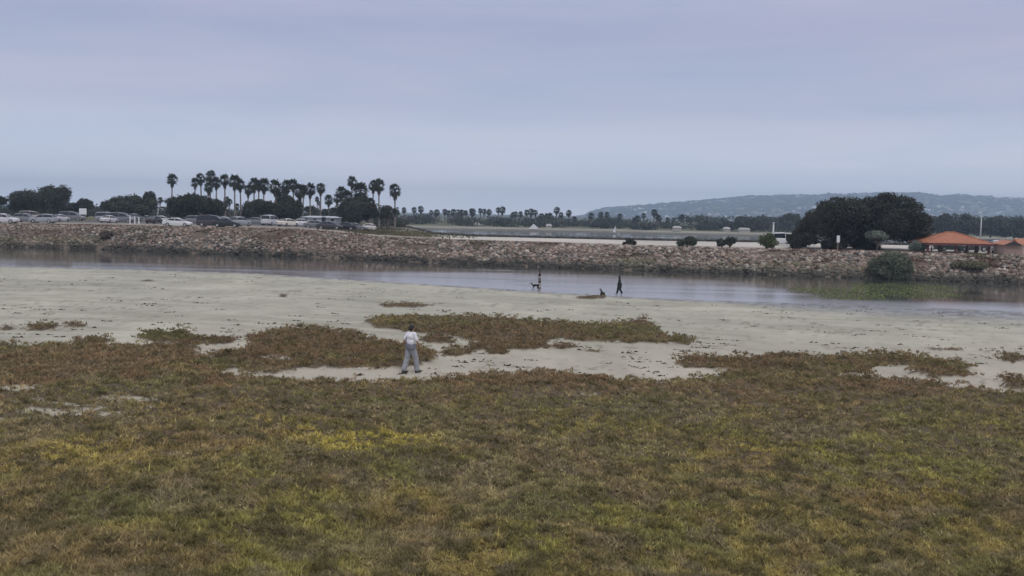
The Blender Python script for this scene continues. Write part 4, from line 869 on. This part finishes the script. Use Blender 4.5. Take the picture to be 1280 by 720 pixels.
X, Y, Zt = at(103.5, 260.5, 215); zg = float(crz(px2u(103))); t = thing('sign_board', (X, Y, zg), 'white square sign board on two posts beside the small squarish tree', 'sign')
b = MB(); b.box(-.75, .75, -.04, .04, Zt-zg-1.25, Zt-zg); b.build('board', MM['white'], t)
for s in (-.6, .6): b = MB(); b.box(s-.06, s+.06, .045, .15, 0, Zt-zg-.05); b.build('post', MM['wood'], t)

# pale park building behind the cars
def building(px0, px1, yt, D, label, depth=6, col='white', name='park_building'):
    zg = float(crz(px2u((px0+px1)/2))); X, Y, Zt = at((px0+px1)/2, yt, D); W = (px1-px0)*D/F; h = Zt-zg; t = thing(name, (X, Y, zg), label, 'building')
    wm = mat('pale_wall', (.40, .43, .47), .85, var=.08, scale=1.5); b = MB(); b.box(-W/2, W/2, 0, depth, -.3, h-.35); b.build('wall', wm, t)
    rm = mat('grey_roof', (.42, .45, .50), .8, var=.15); b = MB(); b.add([(-W/2-.4, -.4, h-.345), (W/2+.4, -.4, h-.345), (W/2+.4, depth+.4, h-.345), (-W/2-.4, depth+.4, h-.345), (-W/2+1, depth/2, h), (W/2-1, depth/2, h)], [(0, 3, 2, 1), (0, 1, 5, 4), (1, 2, 5), (2, 3, 4, 5), (3, 0, 4)]); b.build('roof', rm, t)
    k = max(2, int(W/1.9))
    for i in range(k):
        x = -W/2+W*(i+.5)/k
        if i == k//2: b = MB(); b.box(x-.45, x+.45, -.03, .0, 0, 2.0); b.build('door', MM['trim'], t)
        else:
            b = MB(); b.box(x-.5, x+.5, -.04, -.003, h*.42, h*.42+.7); fr = b.build('window', MM['white'], t); b = MB(); b.box(x-.42, x+.42, -.06, -.045, h*.42+.08, h*.42+.62); b.build('pane', MM['glass'], fr)
building(377, 421, 270, 236, 'long low pale blue grey park building between the palm clusters')
building(196, 212, 257, 330, 'small pale building in the gap left of the low dome tree')
building(150, 178, 268, 268, 'low pale building under the wide green dome tree', depth=4)

# far shore bits
fx, fy, fz = at(667, 287.5, 452); t = thing('tent', (fx, fy, 1.0), 'pale peaked tent on the far shore above the centre of the bank', 'tent')
b = MB(); b.add([(-2.2, -2, 0), (2.2, -2, 0), (2.2, 2, 0), (-2.2, 2, 0), (-.2, 0, 2.1), (.2, 0, 2.1)], [(0, 1, 5, 4), (1, 2, 5), (2, 3, 4, 5), (3, 0, 4), (0, 3, 2, 1)]); b.build('canvas', MM['palecloth'], t); b = MB(); b.tube([(-.2, 0, 2.1), (-.2, 0, 2.3)], .04, 5); b.build('pole', MM['steel'], t)
fx, fy, fz = at(767, 290, 430); t = thing('sailboat', (fx, 425, 0), 'small boat with one upright white sail near the far shore', 'sailboat')
b = MB(); loft(b, [[(-1.8, -.5, .3), (-1.8, 0, -.1), (-1.8, .5, .3)], [(0, -.7, .35), (0, 0, -.2), (0, .7, .35)], [(2, -.05, .5), (2, 0, .2), (2, .05, .5)]]); b.build('hull', MM['white'], t)
b = MB(); b.tube([(.3, 0, .2), (.3, 0, 3.4)], .05, 6); b.build('mast', MM['steel'], t); b = MB(); b.add([(.22, .01, .7), (-.75, .1, .75), (-.3, .06, 2.2), (.22, .01, 3.3), (.22, -.01, .7), (-.75, .08, .75), (-.3, .04, 2.2), (.22, -.01, 3.3)], [(0, 1, 2, 3), (7, 6, 5, 4)]); b.build('sail', MM['white'], t)
FB = [(597, 285, 470, 7), (634, 286, 462, 4), (686, 287, 470, 4.5), (700, 287.5, 466, 5), (743, 288, 466, 4), (846, 292, 462, 6), (870, 294, 462, 5), (908, 295, 465, 7), (930, 296, 465, 9), (975, 299, 460, 10), (1150, 303, 440, 8), (1176, 303, 442, 7)]
FBL = ['above the left middle of the bank', 'left of the pale tent', 'just right of the pale tent', 'second right of the pale tent', 'left of the white sail', 'above the medium crest shrub', 'right above the medium crest shrub', 'above the pair of crest shrubs', 'long one left of the grey green pole', 'right of the grey green pole', 'right behind the fig tree', 'behind the left end of the orange roof']
for (px, yb, D, W), s in [q for i, q in enumerate(zip(FB, FBL)) if i in (0, 2, 5, 7, 8, 11)]:
    X = xat(px, D, 1.4); t = thing('shore_hut', (X, D, 1.3), 'tiny pale hut on the far shore '+s, 'hut', 'huts along the far shore'); h = random.uniform(.8, 1.5); W *= random.uniform(.3, .6)
    b = MB(); b.box(-W/2, W/2, -1.5, 1.5, 0, h); b.build('wall', MM['conc'], t); b = MB(); b.add([(-W/2-.2, -1.8, h+.003), (W/2+.2, -1.8, h+.003), (W/2+.2, 1.8, h+.003), (-W/2-.2, 1.8, h+.003), (-W/2+.4, 0, h+.8), (W/2-.4, 0, h+.8)], [(0, 1, 5, 4), (1, 2, 5), (2, 3, 4, 5), (3, 0, 4), (0, 3, 2, 1)]); b.build('roof', MM['conc'], t)

# ------------------------------------------------------------------ orange shelter
D = 141; xl = xat(1158, D, 4.5); xr = xat(1243, D, 4.5); cx = (xl+xr)/2; W = xr-xl; zg = 3.07; ze = at(1200, 304.3, D)[2]-zg; za = at(1204, 290.5, D+3)[2]-zg
t = thing('picnic_shelter', (cx, D, zg), 'open picnic shelter with low pyramid orange roof on maroon posts', 'shelter')
hw, dp = W/2, 3.4
for (fx0, fx1, yy) in ((None, None, 0),):
    rb = MB(); e = [(-hw, 0), (hw, 0), (hw, dp*2), (-hw, dp*2)]; ap = [(-.5, dp), (.5, dp)]
    rb.add([(x, y, ze) for x, y in e]+[(x, y, za) for x, y in ap]+[(x, y, ze-.05) for x, y in e], [(0, 1, 5, 4), (1, 2, 5), (2, 3, 4, 5), (3, 0, 4), (6, 9, 8, 7)]); roof = rb.build('roof', MM['orange'], t)
    sb = MB()
    for i in range(24):
        x = -hw+W*(i+.5)/24; xt = max(-.5, min(.5, x)); f_ = 1-abs(x-xt)/(hw-.5) if abs(x) > .5 else 1
        sb.tube([(x, -.0, ze+.02), (x, dp*f_, ze+(za-ze)*f_+.02)], .03, 4)
    sb.build('seams', MM['orange'], roof); rb = MB()
    for (ax, ay), (bx, by) in (((-hw, 0), ap[0]), ((hw, 0), ap[1]), ((hw, dp*2), ap[1]), ((-hw, dp*2), ap[0]), (ap[0], ap[1])):
        z1 = ze if abs(ax) > 1 else za; rb.tube([(ax, ay, z1+.03), (bx, by, za+.05)], .07, 5)
    rb.build('ridge', MM['orange'], roof)
b = MB(); b.box(-hw+.02, hw-.02, -.03, .1, ze-.30, ze-.052); b.box(-hw+.02, hw-.02, dp*2-.1, dp*2+.03, ze-.30, ze-.052); b.box(-hw-.03, -hw+.017, 0, dp*2, ze-.30, ze-.052); b.box(hw-.017, hw+.03, 0, dp*2, ze-.30, ze-.052); b.build('fascia', MM['maroon'], t)
for x, y in ((-hw+.45, .5), (hw-.45, .5), (-hw+.95, dp*2-.5), (hw-.95, dp*2-.5), (-.35, .5), (-.1, dp*2-.5), (-hw+.95, dp), (hw-.9, dp)):
    b = MB(); b.box(x-.13, x+.13, y-.13, y+.13, -.1, ze-.06); b.box(x-.2, x+.2, y-.2, y+.2, 0, .3); b.build('post', MM['maroon'], t)
def table(X, Y, lb):
    t = thing('picnic_table', (X, Y, zg+.02), lb, 'table', 'picnic tables under the orange shelter'); b = MB(); b.box(-.9, .9, -.4, .4, .70, .76); b.build('tabletop', MM['conc'], t)
    for s in (-1, 1):
        b = MB(); b.box(-.9, .9, s*.75-.14, s*.75+.14, .42, .47); b.build('bench', MM['conc'], t); b = MB(); b.box(s*.6-.07, s*.6+.07, -.85, .85, .34, .415); b.box(s*.6-.06, s*.6+.06, -.1, .1, 0, .695); b.build('leg', MM['conc'], t)
table(cx-1.9, D+3.4, 'left concrete picnic table under the orange shelter'); table(cx+1.9, D+3.4, 'right concrete picnic table under the orange shelter')
# small kiosk at the right edge
D = 139; xk = xat(1265, D, 4); t = thing('kiosk', (xk, D, 3.08), 'small kiosk with dark gable front and orange roof at the right edge', 'kiosk')
b = MB(); b.box(-1.05, 1.6, 0, 3, -.1, 1.35); b.build('wall', mat('kiosk_wall', (.30, .22, .19), .9, var=.15), t)
b = MB(); b.add([(-1.3, -.4, 1.3), (0, -.4, 1.85), (1.3, -.4, 1.3), (-1.3, 3.2, 1.42), (0, 3.2, 1.95), (1.3, 3.2, 1.42)], [(0, 1, 4, 3), (1, 2, 5, 4), (3, 4, 5), (0, 3, 5, 2)]); b.add([(1.2, .6, 1.36), (2.9, .6, 1.36), (2.9, 3.4, 1.36), (1.2, 3.4, 1.36), (1.2, 2, 2.15), (2.7, 2, 2.15)], [(0, 1, 5, 4), (2, 3, 4, 5), (1, 2, 5), (3, 0, 4), (0, 3, 2, 1)]); b.build('roof', MM['orange'], t)
b = MB(); b.add([(-1.3, -.42, 1.28), (0, -.42, 1.84), (1.3, -.42, 1.28), (-1.3, -.46, 1.28), (0, -.46, 1.84), (1.3, -.46, 1.28)], [(0, 1, 2), (5, 4, 3), (0, 3, 4, 1), (1, 4, 5, 2), (2, 5, 3, 0)]); b.build('gable', MM['trim'], t)
# ------------------------------------------------------------------ figures
def fig_mesh(name, prims, m, parent, vox=.012, loc=None):
    b = MB()
    for p in prims:
        if p[0] == 'c':
            _, a, c_, r1, r2 = p; a = Vector(a); c_ = Vector(c_); d = c_-a; n_ = 5
            b.tube([a+d*i/n_ for i in range(n_+1)], [r1+(r2-r1)*i/n_ for i in range(n_+1)], 12); b.ellip(a, (r1,)*3, 12, 8); b.ellip(c_, (r2,)*3, 12, 8)
        else: b.ellip(p[1], p[2], 16, 10)
    o = b.build(name, m, parent, loc, smooth=True)
    md = o.modifiers.new('remesh', 'REMESH'); md.mode = 'VOXEL'; md.voxel_size = vox; md.use_smooth_shade = True
    s = o.modifiers.new('smooth', 'SMOOTH'); s.iterations = 2; s.factor = .5
    return o
def hand(prims, w_, d, side, r=1.):
    """palm at wrist w_, pointing along d, five fingers slightly curled"""
    w_ = Vector(w_); d = Vector(d).normalized(); s = Vector(side).normalized(); n_ = d.cross(s).normalized(); pm = w_+d*.05
    prims.append(('c', w_, w_+d*.08, .026*r, .03*r))
    for k, (o_, ln) in enumerate(((-.03, .060), (-.01, .072), (.01, .067), (.03, .052))):
        a = w_+d*.085+s*o_; m_ = a+d*ln*.55+n_*.01; e_ = m_+d*ln*.4+n_*.028; prims.append(('c', a, m_, .0095, .009)); prims.append(('c', m_, e_, .009, .0078))
    a = w_+d*.03-s*.03; m_ = a+d*.03-s*.022+n_*.012; prims.append(('c', a, m_, .0115, .0105)); prims.append(('c', m_, m_+d*.028+n_*.012, .0105, .009))
    prims.append(('c', w_+d*.03-s*.018, w_+d*.09-s*.026, .014, .012)); prims.append(('c', w_+d*.03+s*.018, w_+d*.09+s*.026, .014, .012))
def head_prims(h, f=(1, 0, 0)):
    h = Vector(h); f = Vector(f); s = Vector((-f.y, f.x, 0))
    P_ = [('e', h, (.088, .078, .108)), ('e', h+f*.03+Vector((0, 0, -.055)), (.062, .058, .06)), ('c', h+f*.088+Vector((0, 0, .015)), h+f*.104+Vector((0, 0, -.02)), .009, .013), ('e', h+f*.082+Vector((0, 0, -.055)), (.014, .024, .007)), ('e', h+f*.078+Vector((0, 0, .03)), (.014, .05, .01))]
    for q in (-1, 1): P_.append(('e', h+s*q*.08+f*-.005, (.022, .011, .03))); P_.append(('e', h+s*q*.03+f*.078+Vector((0, 0, .008)), (.010, .012, .007)))
    return P_
# --- man in the white t-shirt
feet = (513, 466.2); d = raydir([513], [466.2])[:, 0]; Dm = 36.
for _ in range(8): Dm = float((gz0(d[0]*Dm, Dm)-CH)/d[2])
mx, my = float(d[0]*Dm), Dm; mz = float(gz0(mx, my))+.01
man = thing('person', (mx, my, mz), 'man in white t-shirt and pale grey trousers striding right across the marsh', 'person', rz=R(46))
# local: +x walking direction, +y his left (away from camera), z up
HipL, HipR = (.0, .09, .90), (.0, -.09, .90); KnL, KnR = (-.06, .11, .49), (.14, -.11, .50); AnL, AnR = (-.20, .12, .12), (.20, -.11, .10)
ShL, ShR = (.03, .185, 1.37), (.0, -.185, 1.37); ElL, ElR = (-.10, .24, 1.12), (.06, -.26, 1.11); WrL, WrR = (.0, .22, .92), (.24, -.16, .98)
hd_ = (.06, 0, 1.575)
P_ = head_prims(hd_)+[('c', (.03, 0, 1.40), (.05, 0, 1.50), .058, .054), ('e', (.01, 0, 1.27), (.105, .165, .15)), ('e', (0, 0, 1.08), (.095, .14, .14)), ('e', (0, 0, .93), (.105, .155, .11)), ('c', (.02, -.15, 1.37), (.02, .15, 1.37), .058, .058)]
for hp, kn, an in ((HipL, KnL, AnL), (HipR, KnR, AnR)): P_ += [('c', hp, kn, .082, .055), ('c', kn, an, .054, .036), ('c', an, (an[0]+.14, an[1], an[2]-.065 if an is AnR else an[2]-.09), .036, .028)]
for sh, e_, wr in ((ShL, ElL, WrL), (ShR, ElR, WrR)): P_ += [('c', sh, e_, .048, .037), ('c', e_, wr, .036, .025)]
hand(P_, WrL, (.2, 0, -1), (1, 0, .2)); hand(P_, WrR, (1, .4, -.5), (0, .3, 1))
fig_mesh('body', P_, MM['skin'], man, .008)
S_ = [('e', (.0, 0, 1.27), (.140, .215, .17)), ('e', (-.005, 0, 1.10), (.135, .195, .16)), ('e', (0, 0, .99), (.14, .19, .08)), ('c', (.02, -.155, 1.375), (.02, .155, 1.375), .07, .07)]
for sh, e_ in ((ShL, ElL), (ShR, ElR)): sh = Vector(sh); e_ = Vector(e_); S_.append(('c', sh, sh+(e_-sh)*.72, .070, .068))
fig_mesh('t_shirt', S_, MM['tee'], man, .014)
T_ = [('e', (0, 0, .93), (.128, .178, .12))]
for hp, kn, an in ((HipL, KnL, AnL), (HipR, KnR, AnR)):
    an2 = Vector(an)+Vector((0, 0, .02)); T_ += [('c', hp, kn, .122, .104), ('c', kn, an2, .103, .090)]
fig_mesh('trousers', T_, MM['greytr'], man, .014)
J_ = [('c', (-.02, -.17, .99), (-.02, .17, .99), .06, .06), ('e', (0, 0, 1.0), (.150, .197, .055)), ('e', (-.06, .02, .92), (.10, .17, .16)), ('e', (-.01, -.14, .90), (.13, .08, .14)), ('e', (.0, .1, .92), (.13, .09, .12)), ('c', (-.11, .09, 1.02), (-.10, .12, 1.25), .032, .022)]
fig_mesh('jacket_round_waist', J_, MM['slate'], man, .014)
fig_mesh('hair', [('e', (.032, 0, 1.605), (.104, .098, .100)), ('e', (-.005, 0, 1.555), (.084, .088, .090))], MM['hair'], man, .010)
for an, dz in ((AnR, -.055), (AnL, -.075)):
    a = Vector(an); fig_mesh('shoe', [('c', a+Vector((-.04, 0, dz)), a+Vector((.16, 0, dz-.015)), .05, .04), ('c', a+Vector((-.03, 0, dz)), a+Vector((-.02, 0, 0)), .048, .045)], MM['shoe'], man, .012)
def ground_at(px, py):
    d = raydir([px], [py])[:, 0]; D_ = 80.
    for _ in range(10): D_ = float((gz0(d[0]*D_, D_)-CH)/d[2])
    return float(d[0]*D_), D_, float(gz0(d[0]*D_, D_))
# --- person in long black clothes
X, Y, Z = ground_at(774, 369.3); k = 24.3*Y/F/1.70
wo = thing('person', (X, Y, max(Z, 0)), 'person in long black clothes walking along the waterline', 'person', rz=R(168)); wo.scale = (k,)*3
P_ = head_prims((.05, 0, 1.575))+[('c', (.02, 0, 1.40), (.04, 0, 1.50), .052, .05), ('e', (0, 0, 1.25), (.10, .15, .16)), ('e', (0, 0, 1.05), (.09, .13, .15)), ('e', (0, 0, .92), (.10, .15, .1)), ('c', (0, -.14, 1.36), (0, .14, 1.36), .05, .05)]
for s, kx, ax in ((1, .11, .18), (-1, -.03, -.20)): P_ += [('c', (0, s*.09, .9), (kx, s*.1, .5), .078, .052), ('c', (kx, s*.1, .5), (ax, s*.1, .08), .05, .036), ('c', (ax, s*.1, .07), (ax+.14, s*.1, .035), .036, .028)]
for s, ex in ((1, .08), (-1, -.10)):
    P_ += [('c', (0, s*.18, 1.35), (ex*.6, s*.24, 1.08), .045, .036), ('c', (ex*.6, s*.24, 1.08), (ex*1.6, s*.24, .86), .035, .025)]; hand(P_, (ex*1.6, s*.24, .86), (.2, 0, -1), (1, 0, .2))
fig_mesh('body', P_, MM['skin'], wo, .014)
S_ = [('e', (0, 0, 1.24), (.13, .19, .2)), ('e', (0, 0, 1.0), (.14, .18, .2)), ('c', (0, -.15, 1.37), (0, .15, 1.37), .07, .07), ('c', (.0, 0, .95), (.0, .0, .70), .19, .20)]
for s, ex in ((1, .08), (-1, -.10)): S_ += [('c', (0, s*.18, 1.35), (ex*.6, s*.24, 1.08), .07, .065), ('c', (ex*.6, s*.24, 1.08), (ex*1.6, s*.24, .85), .065, .055)]
fig_mesh('long_coat', S_, MM['black'], wo, .02)
fig_mesh('trousers', [q for s, kx, ax in ((1, .11, .19), (-1, -.05, -.22)) for q in (('c', (0, s*.09, .85), (kx, s*.1, .5), .12, .105), ('c', (kx, s*.1, .5), (ax, s*.1, .17), .10, .085))], MM['black'], wo, .02)
fig_mesh('hair', [('e', (.015, .0, 1.60), (.115, .110, .110)), ('e', (.0, .02, 1.50), (.10, .10, .13))], MM['hair'], wo, .015)
fig_mesh('shoe', [('c', (.17, .1, .05), (.33, .1, .04), .05, .04)], MM['palecloth'], wo, .014); fig_mesh('shoe', [('c', (-.22, -.1, .06), (-.06, -.1, .04), .05, .04)], MM['palecloth'], wo, .014)
# --- person with the pied dog
X, Y, Z = ground_at(673.5, 362.2)
p2 = thing('person', (X+.05, Y, max(Z, 0)), 'person in dark top and shorts standing behind the black and white dog', 'person', rz=R(180)); p2.scale = (1.02,)*3
P_ = head_prims((.04, 0, 1.585))+[('c', (.01, 0, 1.40), (.03, 0, 1.50), .055, .052), ('e', (0, 0, 1.25), (.10, .16, .16)), ('e', (0, 0, 1.05), (.095, .135, .15)), ('e', (0, 0, .92), (.10, .15, .1)), ('c', (0, -.15, 1.36), (0, .15, 1.36), .055, .055)]
for s, ax in ((1, .05), (-1, -.08)): P_ += [('c', (0, s*.09, .9), (ax, s*.1, .5), .08, .054), ('c', (ax, s*.1, .5), (ax*1.3, s*.11, .08), .054, .038), ('c', (ax*1.3, s*.11, .07), (ax+.14, s*.12, .035), .036, .028)]
P_ += [('c', (0, .18, 1.36), (-.02, .25, 1.08), .047, .038), ('c', (-.02, .25, 1.08), (.05, .26, .84), .036, .026), ('c', (0, -.18, 1.36), (.05, -.26, 1.12), .047, .038), ('c', (.05, -.26, 1.12), (.27, -.22, 1.02), .036, .026)]
hand(P_, (.05, .26, .84), (0.1, 0, -1), (1, 0, .1)); hand(P_, (.27, -.22, 1.02), (1, 0, -.2), (0, 1, 0))
mp2 = mat('light_skin', (.40, .27, .21), .6, var=.06); fig_mesh('body', P_, mp2, p2, .014)
fig_mesh('top', [('e', (0, 0, 1.27), (.13, .19, .19)), ('c', (0, -.16, 1.37), (0, .16, 1.37), .068, .068), ('c', (0, .18, 1.36), (-.01, .22, 1.2), .07, .065), ('c', (0, -.18, 1.36), (.03, -.23, 1.2), .07, .065)], MM['black'], p2, .018)
fig_mesh('shirt_tail', [('e', (0, 0, 1.07), (.122, .165, .11))], MM['palecloth'], p2, .018)
fig_mesh('shorts', [('e', (0, 0, .93), (.13, .185, .12)), ('c', (0, .09, .88), (.03, .1, .62), .115, .10), ('c', (0, -.09, .88), (-.05, -.1, .62), .115, .10)], MM['navy'], p2, .018)
fig_mesh('hair', [('e', (.015, 0, 1.62), (.105, .10, .105)), ('e', (-.02, 0, 1.56), (.08, .09, .10))], MM['hair'], p2, .014)
for s, ax in ((1, .05), (-1, -.08)): fig_mesh('shoe', [('c', (ax*1.3-.04, s*.11, .05), (ax+.16, s*.12, .045), .048, .04)], MM['shoe'], p2, .014)
# --- dogs
def dog(X, Y, Z, label, m, rz_, sc=1., pose='stand'):
    t = thing('dog', (X, Y, Z), label, 'dog', rz=rz_); t.scale = (sc,)*3
    if pose == 'stand':
        P_ = [('e', (.20, 0, .47), (.17, .115, .14)), ('e', (0, 0, .48), (.2, .10, .115)), ('e', (-.22, 0, .49), (.15, .10, .115)), ('c', (.28, 0, .54), (.40, 0, .63), .085, .065), ('e', (.46, 0, .65), (.09, .07, .07)), ('c', (.50, 0, .635), (.62, 0, .61), .042, .03), ('c', (-.34, 0, .53), (-.48, 0, .62), .028, .02), ('c', (-.48, 0, .62), (-.56, 0, .74), .02, .012)]
        for s in (-1, 1):
            P_ += [('c', (.24, s*.07, .42), (.22+s*.05, s*.07, .22), .05, .03), ('c', (.22+s*.05, s*.07, .22), (.25+s*.08, s*.07, .03), .026, .022), ('c', (.25+s*.08, s*.07, .025), (.29+s*.08, s*.07, .02), .024, .02)]
            P_ += [('c', (-.25, s*.07, .46), (-.20-s*.06, s*.08, .30), .075, .04), ('c', (-.20-s*.06, s*.08, .30), (-.33-s*.06, s*.08, .17), .036, .024), ('c', (-.33-s*.06, s*.08, .17), (-.30-s*.06, s*.08, .03), .023, .02), ('c', (-.30-s*.06, s*.08, .025), (-.26-s*.06, s*.08, .02), .024, .02)]
            P_ += [('c', (.43, s*.05, .70), (.41, s*.075, .77), .024, .008)]
    else:
        P_ = [('e', (-.12, 0, .20), (.20, .15, .18)), ('e', (.04, 0, .32), (.13, .11, .17)), ('c', (.08, 0, .42), (.12, 0, .55), .085, .06), ('e', (.15, 0, .60), (.085, .068, .068)), ('c', (.18, 0, .585), (.29, 0, .56), .042, .028), ('c', (-.28, 0, .06), (-.55, .05, .04), .035, .015)]
        for s in (-1, 1): P_ += [('c', (.10, s*.07, .30), (.14, s*.07, .04), .042, .026), ('c', (.14, s*.07, .025), (.2, s*.07, .02), .026, .022), ('c', (-.12, s*.13, .15), (.05, s*.15, .06), .085, .045), ('c', (.03, s*.15, .035), (.13, s*.15, .025), .035, .025), ('c', (.12, s*.045, .65), (.10, s*.06, .73), .024, .008)]
    fig_mesh('body', P_, m, t, .012)
    b = MB(); b.tube([(.33, 0, .62) if pose == 'stand' else (.1, 0, .5), (.36, 0, .575) if pose == 'stand' else (.13, 0, .48)], .078, 12); b.build('collar', MM['tail'], t)
    return t
X, Y, Z = ground_at(669.5, 363); dog(X, Y-.3, max(Z, 0), 'black and white dog standing at the water edge facing left', MM['pied'], R(172), .95)
X, Y, Z = ground_at(752.5, 370); dog(X, Y, max(Z, 0), 'black dog sitting by the dark weed bank at the waterline', MM['furb'], R(150), .95, 'sit')

# ------------------------------------------------------------------ haze
hb = MB(); hb.box(-6100, 6100, -120, 6500, -6, 165)
hm = bpy.data.materials.new('haze'); hm.use_nodes = True; n = hm.node_tree.nodes; n.remove(n['Principled BSDF']); pv = n.new('ShaderNodeVolumePrincipled')
pv.inputs['Color'].default_value = (.60, .78, 1.0, 1); pv.inputs['Density'].default_value = 2.8e-4; pv.inputs['Anisotropy'].default_value = 0
hm.node_tree.links.new(pv.outputs[0], n['Material Output'].inputs['Volume'])
hz_o = hb.build('haze', hm); tag(hz_o, 'thin blue grey sea haze over the bay', 'haze', kind='stuff')
